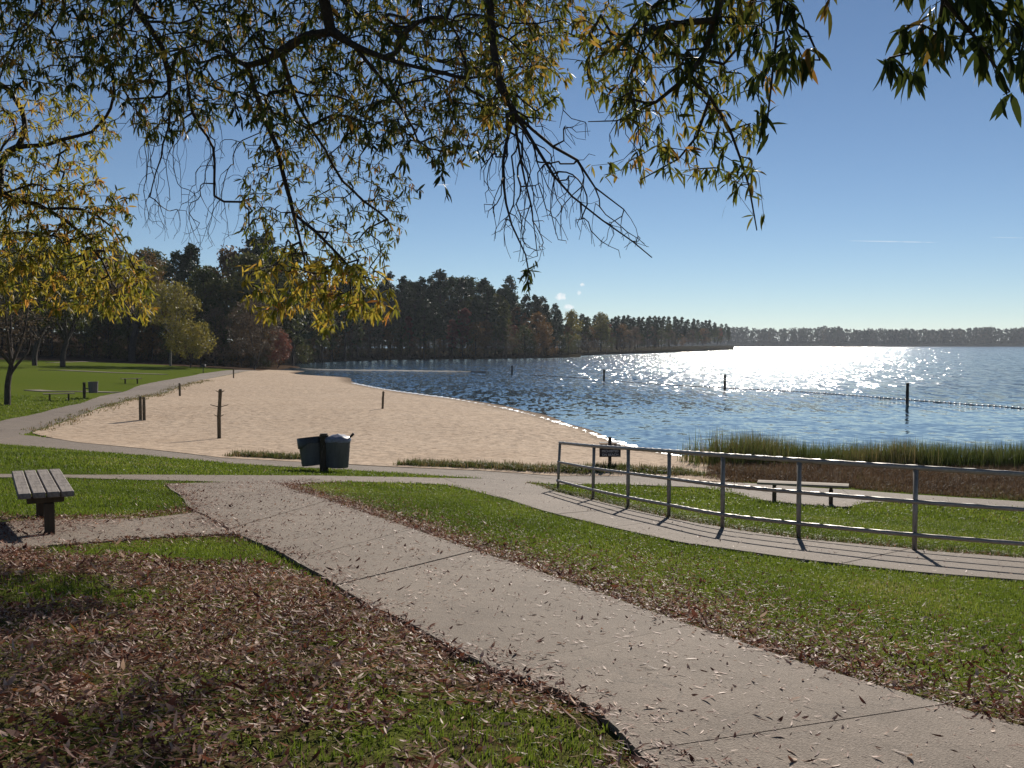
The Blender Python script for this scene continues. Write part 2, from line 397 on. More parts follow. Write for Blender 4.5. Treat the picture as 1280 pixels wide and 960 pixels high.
# ------------------------------------------------------------------ terrain
ctrl = []
def cpx(u, v, D): p = at_drop(u, v, D); ctrl.append((p.x, p.y, p.z))
def cw(x, y, D): ctrl.append((x, y, CAMZ - D))
def plane_D(x, y):
    ys = 3.0 + math.log1p(math.exp((y - 3.0) * 1.5)) / 1.5
    return 1.17 + .06 * x + .093 * ys
for x in np.arange(-12, 12.1, 4.0):
    for y in np.arange(-8, 22.1, 3.75):
        D = plane_D(x, y)
        if D < 3.6: cw(x, y, D)
for a in [(405, 590, 3.2), (690, 594, 3.5), (600, 575, 3.72), (480, 560, 3.75), (760, 584, 3.45), (178, 525, 3.88), (274, 548, 3.84), (225, 495, 3.85),
          (292, 472, 3.82), (479, 511, 4.02), (400, 530, 3.92), (340, 500, 3.95), (0, 541, 3.72), (150, 489, 3.66), (270, 467, 3.62), (320, 464, 3.8),
          (68, 502, 3.4), (0, 505, 3.25), (105, 497, 3.42), (163, 480, 3.45), (0, 470, 2.75), (0, 446, 2.05), (150, 449, 2.6), (200, 454, 2.95), (262, 460, 3.3),
          (1000, 628, 3.56), (1280, 636, 3.72), (870, 600, 3.72), (900, 588, 4.12), (1050, 600, 4.0), (1280, 600, 4.06), (700, 560, 4.1), (760, 571, 4.0), (640, 535, 4.05),
          (560, 520, 4.05), (350, 458, 4.1)]: cpx(*a)
SHORE_PX = [(345, 461.5), (372, 465), (400, 470), (440, 479), (480, 487), (560, 498), (640, 513), (700, 530), (750, 547), (800, 562), (850, 571), (950, 575), (1100, 578), (1280, 582), (1500, 587)]
SHORE = [at_drop(u, v, 4.4) for u, v in SHORE_PX]
for p in SHORE: ctrl.append((p.x, p.y, 0.0))
for i, p in enumerate(SHORE):
    a, b = SHORE[max(i - 1, 0)], SHORE[min(i + 1, len(SHORE) - 1)]
    t = (b - a).normalized(); nrm = Vector((-t.y, t.x, 0))
    if nrm.x * 1 + nrm.y * .4 < 0: nrm = -nrm
    for k, z in ((9, -.55), (32, -1.9)): ctrl.append((p.x + nrm.x * k, p.y + nrm.y * k, z))
for a in [(-40, 0, 1.0), (-40, 25, 2.1), (-45, 45, 2.9), (-100, 60, 1.9), (-120, 150, 1.0), (-200, 120, .6), (-200, 220, -2), (-90, 200, 0.5), (-66, 200, 2.2), (0, -40, 1.5), (-40, -40, 1.0), (50, -30, 3.2), (50, 0, 3.6), (45, 15, 3.9),
          (60, 60, 7), (60, 120, 7.5), (20, 160, 7.5), (60, 200, 7.5), (0, 230, 7), (-46, 200, 4.2), (-28, 200, 6), (-70, 260, 3.0), (-40, 260, 5), (-150, 300, -3), (150, 100, 8), (150, 0, 5), (150, 250, 8), (-20, 150, 6)]: cw(*a)
C = np.array(ctrl)
def tps(r2): return np.where(r2 > 1e-9, .5 * r2 * np.log(np.maximum(r2, 1e-9)), 0)
nC = len(C); XY = C[:, :2] / 50.0
K = tps(((XY[:, None] - XY[None]) ** 2).sum(-1)) + np.eye(nC) * 2e-4
Pm = np.c_[np.ones(nC), XY]
A = np.block([[K, Pm], [Pm.T, np.zeros((3, 3))]])
sol = np.linalg.solve(A, np.r_[C[:, 2], np.zeros(3)])
def tz_np(x, y):
    q = np.stack([np.ravel(x), np.ravel(y)], 1) / 50.0
    out = np.empty(len(q))
    for i in range(0, len(q), 20000):
        s = q[i:i + 20000]
        out[i:i + 20000] = tps(((s[:, None] - XY[None]) ** 2).sum(-1)) @ sol[:nC] + sol[nC] + s @ sol[nC + 1:]
    return np.clip(out, -4, 9).reshape(np.shape(x))
def tz(x, y): return float(tz_np(np.array([x]), np.array([y]))[0])
def hit(u, v, tmax=400):                     # where the sight line of a pixel meets the ground
    d = ray(u, v); t = np.geomspace(2, tmax, 1500)
    f = CAMZ + d.z * t - tz_np(d.x * t, t)
    k = np.argmax(f < 0)
    if f[k] >= 0: return at(u, v, tmax)
    t0, t1, f0, f1 = t[k - 1], t[k], f[k - 1], f[k]
    s = t0 + (t1 - t0) * f0 / (f0 - f1)
    return Vector((d.x * s, s, tz(d.x * s, s)))
def hits(pl): return [hit(u, v) for u, v in pl]

def spaced(lo, hi, c0, c1, fine, grow):      # fine between c0 and c1, growing outside
    mid = list(np.arange(c0, c1 + 1e-6, fine)); a = []; s = fine; x = c0
    while x > lo: s *= grow; x -= s; a.append(x)
    b = []; s = fine; x = mid[-1]
    while x < hi: s *= grow; x += s; b.append(x)
    return np.array(a[::-1] + mid + b)
gx = spaced(-420, 420, -9, 12, .3, 1.06); gy = spaced(-60, 330, 2, 27, .3, 1.045)
GX, GY = np.meshgrid(gx, gy)
GZ = tz_np(GX, GY)

def in_poly(px, py, poly):
    px, py = np.asarray(px), np.asarray(py); c = np.zeros(px.shape, bool)
    n = len(poly); j = n - 1
    for i in range(n):
        xi, yi, xj, yj = poly[i][0], poly[i][1], poly[j][0], poly[j][1]
        if yi != yj:
            c ^= ((yi > py) != (yj > py)) & (px < (xj - xi) * (py - yi) / (yj - yi) + xi)
        j = i
    return c
def dist_line(px, py, pl):
    px, py = np.asarray(px), np.asarray(py); best = np.full(px.shape, 1e9)
    for a, b in zip(pl[:-1], pl[1:]):
        dx, dy = b[0] - a[0], b[1] - a[1]; L = dx * dx + dy * dy + 1e-12
        t = np.clip(((px - a[0]) * dx + (py - a[1]) * dy) / L, 0, 1)
        best = np.minimum(best, np.hypot(px - a[0] - t * dx, py - a[1] - t * dy))
    return best

# outlines read off the photograph, turned into places on the ground
P1 = [((205, 607), (400, 601)), ((225, 620), (348, 607)), ((245, 640), (375, 617)), ((290, 668), (415, 629)), ((340, 690), (480, 652)), ((400, 722), (560, 680)), ((460, 762), (660, 713)), ((540, 803), (760, 750)), ((620, 842), (860, 786)), ((700, 872), (960, 821)), ((750, 903), (1040, 848)), ((790, 950), (1180, 888)), ((860, 1040), (1400, 952)), ((980, 1200), (1900, 1100))]
P1L = hits([a for a, b in P1]); P1R = hits([b for a, b in P1])
P6U = hits([(300, 628), (255, 641), (180, 650), (110, 651), (60, 652), (-40, 656)])
P6L = hits([(330, 672), (290, 669), (200, 673), (110, 680), (60, 684), (-40, 694)])
P2U = hits([(-220, 592), (75, 594.6), (250, 595), (400, 595.5), (500, 597), (592, 599), (660, 601)])
P2L = hits([(-220, 597), (75, 598.6), (255, 603), (345, 607.5), (430, 602.7), (560, 606.5), (640, 627)])
P4U = hits([(-140, 528), (40, 545), (100, 552), (200, 562), (280, 571.5), (436, 579.7), (597, 587), (695, 594), (760, 594), (850, 598), (942, 605), (1063, 613), (1139, 619), (1280, 628), (1500, 642)])
P4L = hits([(-140, 545), (0, 556), (100, 564), (200, 572), (300, 581), (430, 588), (591, 598), (690, 606), (755, 606), (835, 608.5), (905, 611), (948, 625), (1007, 632), (1057, 635), (1086, 628), (1155, 630), (1280, 637), (1500, 653)])
P3U = hits([(640, 600), (678, 609), (695, 616), (735, 625), (800, 641), (850, 652), (920, 664), (1000, 676), (1150, 690), (1280, 700), (1550, 718)])
P3L = hits([(560, 606), (597, 613), (647, 630), (681, 641), (760, 660), (850, 680), (1000, 702), (1150, 718), (1280, 728), (1550, 752)])
P5L = hits([(-120, 553), (0, 527), (50, 517), (100, 505), (140, 493), (175, 482), (215, 474.5), (250, 467.5), (282, 463.3)])
P5R = hits([(-40, 558), (20, 546), (45, 538), (100, 519), (175, 497), (225, 483), (275, 470.5), (300, 465.5), (322, 463.2)])
def xy(pl): return [(p.x, p.y) for p in pl]
def ribpoly(L, U): return xy(L) + xy(U)[::-1]
PATHS = [ribpoly(P1L, P1R), ribpoly(P6U, P6L), ribpoly(P2U, P2L), ribpoly(P4U, P4L), ribpoly(P3U, P3L), ribpoly(P5L, P5R)]
def on_path(x, y):
    c = np.zeros(np.shape(x), bool)
    for p in PATHS: c |= in_poly(x, y, p)
    return c

def side_off(pl, k):                         # shoreline pushed out to the lake side
    r = []
    for i, p in enumerate(pl):
        a, b = pl[max(i - 1, 0)], pl[min(i + 1, len(pl) - 1)]
        t = (b - a).normalized(); n = Vector((-t.y, t.x, 0))
        if n.x + n.y * .4 < 0: n = -n
        r.append((p.x + n.x * k, p.y + n.y * k))
    return r
sand_px = [(40, 542), (100, 554), (200, 564), (280, 573.5), (436, 581.5), (597, 589), (695, 596), (760, 596), (850, 600), (905, 604), (925, 592), (905, 583)]
SAND = xy(hits(sand_px)) + side_off(SHORE[:11], 14)[::-1] + xy(hits([(335, 462.5), (322, 463.6), (275, 471), (225, 483.6), (175, 498), (100, 520), (45, 539.5)]))

# dirt mask on the lawn (bare, leaf covered earth below the trees)
LITTER_A = xy(hits([(-500, 640), (0, 676), (65, 684), (120, 690), (230, 705), (330, 708), (380, 722), (460, 762), (540, 803), (620, 842), (700, 872), (745, 900), (775, 940), (800, 962), (880, 1050), (980, 1200), (-600, 1200)]))
DIRT = in_poly(GX, GY, LITTER_A).astype(float) * .5
for pl, w in ((P1R, .5), (P1L, .45), (P3U, .35)):
    DIRT = np.maximum(DIRT, .62 * np.exp(-(dist_line(GX, GY, xy(pl)) / w) ** 2))
DIRT[(GY > 135)] = 1.0
nx, ny = len(gx), len(gy)
idx = np.arange(nx * ny).reshape(ny, nx)
F = np.stack([idx[:-1, :-1], idx[:-1, 1:], idx[1:, 1:], idx[1:, :-1]], -1).reshape(-1, 4)
me = np_mesh('ground', np.stack([GX, GY, GZ], -1).reshape(-1, 3), F, {'dirt': DIRT.ravel()}, True)
tag(link_mesh('ground', me, M['ground']), kind='structure')
# lake bed out to the horizon and the water on top of it
def slab_quad(name, x0, x1, y0, y1, z, m, kind='structure'):
    me = np_mesh(name, [(x0, y0, z), (x1, y0, z), (x1, y1, z), (x0, y1, z)], [(0, 1, 2, 3)])
    return tag(link_mesh(name, me, m), kind=kind)
slab_quad('lake_bed', -6000, 6000, -3000, 9000, -4.2, M['mud'])
slab_quad('lake_water', -900, 4000, -200, 1500, 0.0, M['water'])

def cdt_sheet(name, poly, step, off, m, kind='structure', stepfar=None):
    xs = [p[0] for p in poly]; ys = [p[1] for p in poly]
    bound = []
    n = len(poly)
    for i in range(n):
        a, b = Vector(poly[i]), Vector(poly[(i + 1) % n]); k = max(1, int((b - a).length / step))
        bound += [a.lerp(b, j / k) for j in range(k)]
    px, py = np.meshgrid(np.arange(min(xs), max(xs), step), np.arange(min(ys), max(ys), step))
    px = px + R.uniform(-.2, .2, px.shape) * step; py = py + R.uniform(-.2, .2, py.shape) * step
    ins = in_poly(px, py, poly) & (dist_line(px, py, list(poly) + [poly[0]]) > step * .5)
    inner = [Vector((a, b)) for a, b in zip(px[ins], py[ins])]
    nb = len(bound)
    r = delaunay_2d_cdt(bound + inner, [(i, (i + 1) % nb) for i in range(nb)], [list(range(nb))], 1, 1e-5)
    vs = np.array([(v.x, v.y) for v in r[0]]); z = tz_np(vs[:, 0], vs[:, 1]) + off
    fs = [f for f in r[2] if len(f) == 3]
    me = np_mesh(name, np.c_[vs, z], fs, smooth=True)
    return link_mesh(name, me, m)
tag(cdt_sheet('sand_beach', SAND, 1.1, .03, M['sand']), kind='structure')

# ------------------------------------------------------------------ concrete paths, slab by slab
def resample(pl, n):
    P = np.array([(p.x, p.y) for p in pl]); s = np.r_[0, np.cumsum(np.hypot(*np.diff(P, axis=0).T))]
    t = np.linspace(0, s[-1], n); return np.stack([np.interp(t, s, P[:, 0]), np.interp(t, s, P[:, 1])], 1)
def footpath(name, A, B, slab, off, cross=6, wob=.02, paired=False):
    root = empty(name, (0, 0, 0)); tag(root, kind='structure')
    L = max(sum((b - a).length for a, b in zip(A, A[1:])), sum((b - a).length for a, b in zip(B, B[1:])))
    ns = max(1, round(L / slab)); per = max(3, int(slab / .3)); n = ns * per + 1
    if paired:                               # joints run straight across between matching edge points
        PA, PB = np.array(xy(A)), np.array(xy(B)); mid = (PA + PB) / 2; q = np.r_[0, np.cumsum(np.hypot(*np.diff(mid, axis=0).T))]
        ns = max(1, round(q[-1] / slab)); n = ns * per + 1; tq = np.linspace(0, q[-1], n)
        a, b = [np.stack([np.interp(tq, q, X[:, j]) for j in (0, 1)], 1) for X in (PA, PB)]
    else: a, b = resample(A, n), resample(B, n)
    wa = np.interp(np.arange(n), np.arange(0, n + 4, 4), R.normal(0, wob, len(np.arange(0, n + 4, 4))))
    d = (b - a); a = a + d * (wa / np.maximum(np.hypot(*d.T), .3))[:, None]
    for k in range(ns):
        i0, i1 = k * per, (k + 1) * per
        tt = np.linspace(i0, i1, per + 1); gap = .004 / slab * per
        tt[0] += gap; tt[-1] -= gap
        ra = np.stack([np.interp(tt, np.arange(n), a[:, j]) for j in (0, 1)], 1)
        rb = np.stack([np.interp(tt, np.arange(n), b[:, j]) for j in (0, 1)], 1)
        s = np.linspace(0, 1, cross + 1)[None, :, None]
        g = ra[:, None] * (1 - s) + rb[:, None] * s
        z = tz_np(g[..., 0], g[..., 1]) + off + R.normal(0, .0025)
        top = np.concatenate([g, z[..., None]], -1).reshape(-1, 3)
        m1, m2 = per + 1, cross + 1; id_ = np.arange(m1 * m2).reshape(m1, m2)
        fs = np.stack([id_[:-1, :-1], id_[:-1, 1:], id_[1:, 1:], id_[1:, :-1]], -1).reshape(-1, 4).tolist()
        ring = id_[0, :].tolist() + id_[1:, -1].tolist() + id_[-1, -2::-1].tolist() + id_[-2:0:-1, 0].tolist()
        low = top[ring].copy(); low[:, 2] -= .09; base = len(top)
        V = np.r_[top, low]; nr = len(ring)
        fs += [(ring[i], base + i, base + (i + 1) % nr, ring[(i + 1) % nr]) for i in range(nr)]
        link_mesh('slab', np_mesh('slab', V, fs), M['concrete'], root)
    return root
footpath('footpath', P1L, P1R, 1.55, .030, 10, .045, paired=True)
footpath('bench_path', P6U, P6L, 1.8, .016, 5)
footpath('cross_path', P2U, P2L, 2.2, .022, 4)
footpath('ramp_path', P3U, P3L, 1.9, .026, 6)
footpath('beach_path', P4U, P4L, 2.6, .018, 5)
footpath('shore_path', P5L, P5R, 4.5, .034, 5, .06)
for a in ([(55, 463), (75, 463), (140, 466), (205, 468.3)], [(62, 453.6), (80, 453.0), (115, 452)], [(40, 488), (60, 489.6), (105, 489.8), (146, 491)]):
    c = hits(a); w = .8
    footpath('field_path', [Vector((p.x - .2, p.y - w, 0)) for p in c], [Vector((p.x + .2, p.y + w, 0)) for p in c], 6, .05, 3, .05)

# ------------------------------------------------------------------ scatter
def leaf_tpl(seg=2, w=.10, curl=.18, fold=.0, bend=.0):
    """unit leaf along +X, width w; returns verts, tris"""
    xs = np.linspace(0, 1, seg + 2)[1:-1]
    v = [(0, 0, 0)]
    for x in xs:
        hw = w * math.sin(math.pi * x ** .8) ** .8
        v += [(x, -hw, -curl * x * x + fold), (x, hw, -curl * x * x + fold)]
    v.append((1, 0, -curl)); f = [(0, 1, 2)]
    for i in range(seg - 1):
        a = 1 + 2 * i; f += [(a, a + 2, a + 3), (a, a + 3, a + 1)]
    a = 1 + 2 * (seg - 1); f.append((a, a + 2, a + 1))
    return np.array(v), np.array(f)
def euler_m(rz, ry, rx):
    cz, sz, cy, sy, cx, sx = np.cos(rz), np.sin(rz), np.cos(ry), np.sin(ry), np.cos(rx), np.sin(rx)
    m = np.empty((len(rz), 3, 3))
    m[:, 0, 0] = cz * cy; m[:, 0, 1] = cz * sy * sx - sz * cx; m[:, 0, 2] = cz * sy * cx + sz * sx
    m[:, 1, 0] = sz * cy; m[:, 1, 1] = sz * sy * sx + cz * cx; m[:, 1, 2] = sz * sy * cx - cz * sx
    m[:, 2, 0] = -sy; m[:, 2, 1] = cy * sx; m[:, 2, 2] = cy * cx
    return m
def stamp(tpl, P, Rm, S, tint):
    v, f = tpl; n = len(P); S = np.asarray(S)
    S = S[:, None, None] if S.ndim == 1 else S[:, None, :]
    V = np.einsum('nij,nkj->nki', Rm, v[None] * S) + P[:, None, :]
    Fc = (f[None] + (np.arange(n) * len(v))[:, None, None]).reshape(-1, f.shape[1])
    return V.reshape(-1, 3), Fc, np.repeat(tint, len(v))
def merge(parts):
    V, F_, T, o = [], [], [], 0
    for v, f, t in parts: V.append(v); F_.append(f + o); T.append(t); o += len(v)
    return np.concatenate(V), np.concatenate(F_), np.concatenate(T)
def vnoise(x, y, sc, seed=0):                # cheap value noise 0..1
    r = np.random.default_rng(seed).random((64, 64)); x = x * sc; y = y * sc
    xi, yi = np.floor(x).astype(int), np.floor(y).astype(int); fx, fy = x - xi, y - yi
    fx, fy = fx * fx * (3 - 2 * fx), fy * fy * (3 - 2 * fy)
    g = lambda a, b: r[a % 64, b % 64]
    return (g(xi, yi) * (1 - fx) + g(xi + 1, yi) * fx) * (1 - fy) + (g(xi, yi + 1) * (1 - fx) + g(xi + 1, yi + 1) * fx) * fy

# fallen leaves ------------------------------------------------------
P1poly = PATHS[0]
def litter_density(x, y):
    ins = in_poly(x, y, LITTER_A); path = on_path(x, y)
    dR, dL = dist_line(x, y, xy(P1R)), dist_line(x, y, xy(P1L))
    d3 = dist_line(x, y, xy(P3U)); d6 = np.minimum(dist_line(x, y, xy(P6U)), dist_line(x, y, xy(P6L)))
    n = vnoise(x, y, 1.1, 3); n2 = vnoise(x, y, 3.1, 4)
    d = np.where(ins, 1250 * np.clip(.35 + 1.3 * n * (.55 + .6 * n2), .25, 1.2), 0)
    d = np.where(ins & (n * .6 + n2 * .4 < .42), d * .22, d)
    off = ~path & ~ins
    right = (x > -.5) & (y < 14)
    near = np.clip(1.25 - (y - 4) / 14, .15, 1)
    d = np.where(off, 900 * np.exp(-(dR / .34) ** 2) + 420 * np.exp(-(dR / 1.15) ** 2) * near * (.5 + n2) + 14, d)
    d = np.where(off & right & (x > 1.2), d + 300 * np.clip(1.15 - dR / 2.6, 0, 1) * (.3 + 1.3 * n2 * n) , d)
    d = np.where(off & (d3 < .6), d + 420 * np.exp(-(d3 / .22) ** 2), d)
    d = np.where(off & (x < -1) & (d6 < 1.2), d + 650 * np.exp(-(d6 / .35) ** 2), d)
    d = np.where(off & (x < -3.9) & (y < 11.5) & (y > 6), d + 700 * np.clip(1 - (y - 8.6) / 2.0, 0, 1), d)
    pd = 30 + 60 * n2 * n + 240 * np.exp(-(np.minimum(dR, dL) / .11) ** 2) + 260 * np.exp(-(dL / .3) ** 2) * (n2 > .45) + 60 * np.clip((y - 7) / 8, 0, 1) * (x < 0)
    pd = np.where(in_poly(x, y, P1poly) | in_poly(x, y, PATHS[1]), pd, 9)
    pd = np.where(in_poly(x, y, PATHS[1]), pd + 25, pd)
    pd = np.where(in_poly(x, y, PATHS[1]) & (x < -4.0), pd + 500 * np.clip((-3.9 - x) / .6, 0, 1), pd)
    return np.where(path, pd, d)
BOX = (-11, 12, 2.0, 24)
area = (BOX[1] - BOX[0]) * (BOX[3] - BOX[2])
nc = int(area * 3300); x = R.uniform(BOX[0], BOX[1], nc); y = R.uniform(BOX[2], BOX[3], nc)
keep = (np.abs(x) < .62 * y + 2.2)
x, y = x[keep], y[keep]
dn = litter_density(x, y); keep = R.random(len(x)) * 3300 < dn * 3.1
x, y, dn = x[keep], y[keep], dn[keep]
pth = on_path(x, y)
z = tz_np(x, y) + np.where(pth, .036, .015) + np.where(pth, 0, R.uniform(0, .035, len(x)) * np.clip(dn / 700, 0, 1))
n = len(x)
print('fallen leaves', n)
rz = R.uniform(0, 2 * math.pi, n); ry = R.normal(0, np.where(pth, .10, .32)); rx = R.normal(0, np.where(pth, .25, .6))
size = np.clip(R.lognormal(math.log(.040), .34, n), .018, .115)
tint = np.clip(R.beta(1.3, 1.9, n) + .35 * (vnoise(x, y, 1.7, 60) - .5), 0, 1)
tpls = [leaf_tpl(2, .085, -.22), leaf_tpl(2, .07, .10), leaf_tpl(3, .19, -.42), leaf_tpl(2, .06, -.12)]
kinds = R.integers(0, 4, n)
size = np.where(kinds == 2, size * .72, size)
# the ones showing largest on the path are things of their own
P0 = np.stack([x, y, z], 1); RM = euler_m(rz, ry, rx)
infr = pth & (np.abs(x / y) < .5) & (y > 3.6) & in_poly(x, y, P1poly)
big = np.where(infr)[0]; big = big[np.argsort(y[big] - size[big] * 12)][:300]
single = np.zeros(n, bool); single[big] = True
parts = []
for k, t in enumerate(tpls):
    s = (kinds == k) & ~single
    parts.append(stamp(t, P0[s], RM[s], size[s], tint[s]))
V, F_, T = merge(parts)
tag(link_mesh('leaf_litter', np_mesh('leaf_litter', V, F_, {'tint': T}), M['litter']), 'brown fallen oak leaves lying thick on the grass beside the path', 'leaves', kind='stuff')
lm = {}
for k, t in enumerate(tpls):
    for q in range(6):
        me = np_mesh('fallen_leaf', t[0], t[1], {'tint': np.full(len(t[0]), .12 + .16 * q)}); me.materials.append(M['litter']); lm[k, q] = me
for i in big:
    o = bpy.data.objects.new('fallen_leaf', lm[int(kinds[i]), int(min(5, tint[i] * 6))]); COL.objects.link(o)
    o.matrix_world = Matrix.Translation(P0[i]) @ Matrix(RM[i].tolist()).to_4x4() @ Matrix.Scale(size[i], 4)
    tag(o, 'single curled brown oak leaf lying on the concrete footpath', 'leaf', 'fallen leaves scattered on the footpath')

# grass --------------------------------------------------------------
def blades(px, py, h, per, spread, lean, width, tint, zoff=0., seg=2):
    n = len(px)
    bx = np.repeat(px, per) + R.normal(0, spread, n * per); by = np.repeat(py, per) + R.normal(0, spread, n * per)
    bz = tz_np(bx, by) + zoff; hh = np.repeat(h, per) * R.uniform(.55, 1.15, n * per)
    az = R.uniform(0, 2 * math.pi, n * per); ln = np.abs(R.normal(0, lean, n * per))
    d = np.stack([np.cos(az), np.sin(az), np.zeros_like(az)], 1); s = np.stack([-np.sin(az), np.cos(az), np.zeros_like(az)], 1)
    b = np.stack([bx, by, bz], 1); up = np.array([0, 0, 1.])
    w = (width * R.uniform(.7, 1.3, n * per))[:, None]; hh = hh[:, None]; ln = ln[:, None]
    mid = b + up * hh * .55 + d * hh * ln * .35; tip = b + up * hh * (1 - .25 * ln) + d * hh * ln
    V = np.stack([b - s * w, b + s * w, mid + s * w * .7, mid - s * w * .7, tip], 1).reshape(-1, 3)
    o = (np.arange(n * per) * 5)[:, None]
    F_ = np.concatenate([o + np.array([[0, 1, 2]]), o + np.array([[0, 2, 3]]), o + np.array([[3, 2, 4]])])
    T = np.repeat(np.clip(np.repeat(tint, per) + R.normal(0, .16, n * per), 0, 1), 5)
    return V, F_, T
def pick(n, box):
    x = R.uniform(box[0], box[1], n); y = R.uniform(box[2], box[3], n)
    k = np.abs(x) < .6 * y + 2.5
    return x[k], y[k]
parts = []
for box, dens, hgt, wid, per in (((-9, 9, 2.6, 10), 520, .038, .003, 5), ((-12, 14, 10, 19), 330, .045, .0045, 5), ((-18, 19, 19, 33), 60, .07, .010, 6), ((-60, 2, 33, 62), 9, .09, .022, 7)):
    n = int((box[1] - box[0]) * (box[3] - box[2]) * dens); x, y = pick(n, box)
    dl = litter_density(x, y); ok = ~on_path(x, y) & ~in_poly(x, y, SAND) & (tz_np(x, y) > .28)
    ok &= R.random(len(x)) < np.clip(1.2 - dl / 620, .05, 1)
    ok &= ~(in_poly(x, y, LITTER_A) & (vnoise(x, y, 1.1, 3) * .6 + vnoise(x, y, 3.1, 4) * .4 > .46))
    ok &= ~((x > 3) & (tz_np(x, y) < .62))
    x, y = x[ok], y[ok]
    t = .05 + .5 * vnoise(x, y, .9, 9) + .3 * vnoise(x, y, .22, 10) + R.normal(0, .06, len(x))
    parts.append(blades(x, y, hgt * R.uniform(.7, 1.25, len(x)), per, .035 if y.mean() < 20 else .1, .55, wid, t))
V, F_, T = merge(parts)
print('grass tris', len(F_))
tag(link_mesh('lawn_grass', np_mesh('lawn_grass', V, F_, {'tint': T}), M['grass']), 'short green lawn grass between the concrete paths', 'grass', kind='stuff')
# weeds along the edge of the sand
def along(pl, n, w):
    q = resample(pl, 400); i = R.integers(0, 400, n); return q[i, 0] + R.normal(0, w, n), q[i, 1] + R.normal(0, w, n)
edge = hits([(285, 570.5), (340, 573), (436, 578), (520, 582), (597, 585), (660, 588.5), (720, 590), (800, 590), (870, 594)])
x, y = along(edge, 2100, .28); k = ~on_path(x, y) & (vnoise(x, y, .8, 12) > .33); x, y = x[k], y[k]
p1 = blades(x, y, R.uniform(.08, .24, len(x)), 7, .07, .7, .010, R.uniform(.1, .95, len(x)), .03)
e2 = hits([(675, 609), (695, 615), (735, 623), (800, 639), (850, 650), (920, 662), (1000, 674), (1150, 688), (1280, 698), (1500, 713)])
x, y = along(e2, 1500, .12); k = ~on_path(x, y); x, y = x[k], y[k]
p2 = blades(x, y, R.uniform(.05, .13, len(x)), 6, .05, .8, .006, R.uniform(.1, .8, len(x)))
e3 = hits([(45, 540), (100, 519.5), (140, 507), (175, 498), (225, 484), (260, 476)])
x, y = along(e3, 420, .3)
p3 = blades(x, y, R.uniform(.05, .16, len(x)), 6, .15, .8, .02, R.uniform(.5, 1, len(x)), .03)
V, F_, T = merge([p1, p2, p3])
tag(link_mesh('edge_weeds', np_mesh('edge_weeds', V, F_, {'tint': T}), M['reed']), 'low ragged weeds growing along the edges of the beach path', 'weeds', kind='stuff')
# reeds by the water and the dry grass in front of them
rl = hits([(918, 589), (945, 586), (1000, 587), (1100, 588), (1200, 589), (1280, 591), (1450, 594)])
x, y = along(rl, 2300, .6); y = y + .5
tall = .62 + .55 * vnoise(x, y, .55, 20) + .2 * vnoise(x, y, 2.1, 21)
nearL = (x < hit(960, 586).x); tall = np.where(nearL, tall * 1.12, tall * .95)
p1 = blades(x, y, tall, 7, .12, .28, .010, np.clip(.25 + .5 * vnoise(x, y, .7, 22), 0, 1))
x2, y2 = along(hits([(862, 577), (885, 579), (900, 580)]), 70, .25)
p2 = blades(x2, y2, R.uniform(.5, .9, len(x2)), 6, .1, .25, .010, R.uniform(.4, .9, len(x2)))
V, F_, T = merge([p1, p2])
tag(link_mesh('reed_bed', np_mesh('reed_bed', V, F_, {'tint': T}), M['reed']), 'tall green and brown reeds growing along the water edge', 'reeds', kind='stuff')
DRY = xy(hits([(890, 606), (880, 597), (905, 588), (1000, 589), (1280, 592), (1500, 596), (1500, 638), (1280, 626), (1139, 617), (1063, 611), (942, 603)]))
bx = (min(p[0] for p in DRY), max(p[0] for p in DRY), min(p[1] for p in DRY), max(p[1] for p in DRY))
x = R.uniform(bx[0], bx[1], 16000); y = R.uniform(bx[2], bx[3], 16000); k = in_poly(x, y, DRY) & ~on_path(x, y); x, y = x[k], y[k]
dp = dist_line(x, y, xy(P4U))
t = np.clip(.2 + .45 * vnoise(x, y, .9, 30) + .45 * np.exp(-dp / .7) * (x > 8.5), 0, 1)
V, F_, T = blades(x, y, (.13 + .2 * vnoise(x, y, .5, 31)) * np.clip(.35 + dp / 2.5, .4, 1.2), 6, .1, .5, .010, t)
tag(link_mesh('dry_grass', np_mesh('dry_grass', V, F_, {'tint': T}), M['dry_grass']), 'dry russet grass between the reeds and the beach path', 'grass', kind='stuff')
# whitish strip along the water edge, sun glitter put into its colour
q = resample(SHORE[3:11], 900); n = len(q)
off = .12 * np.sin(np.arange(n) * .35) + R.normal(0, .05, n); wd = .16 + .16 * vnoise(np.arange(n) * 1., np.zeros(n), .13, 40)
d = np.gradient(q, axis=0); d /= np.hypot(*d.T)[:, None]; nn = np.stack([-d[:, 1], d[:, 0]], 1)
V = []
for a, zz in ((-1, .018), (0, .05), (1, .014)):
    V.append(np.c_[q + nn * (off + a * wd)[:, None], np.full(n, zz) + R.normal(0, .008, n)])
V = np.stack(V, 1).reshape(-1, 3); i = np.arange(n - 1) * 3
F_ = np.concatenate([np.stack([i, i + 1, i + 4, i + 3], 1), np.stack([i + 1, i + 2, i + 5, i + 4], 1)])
tag(link_mesh('shore_glint', np_mesh('shore_glint', V, F_, smooth=True), M['painted_glint']), 'white strip painted as sun glitter along the edge of the sand', 'painted_glint', kind='stuff')

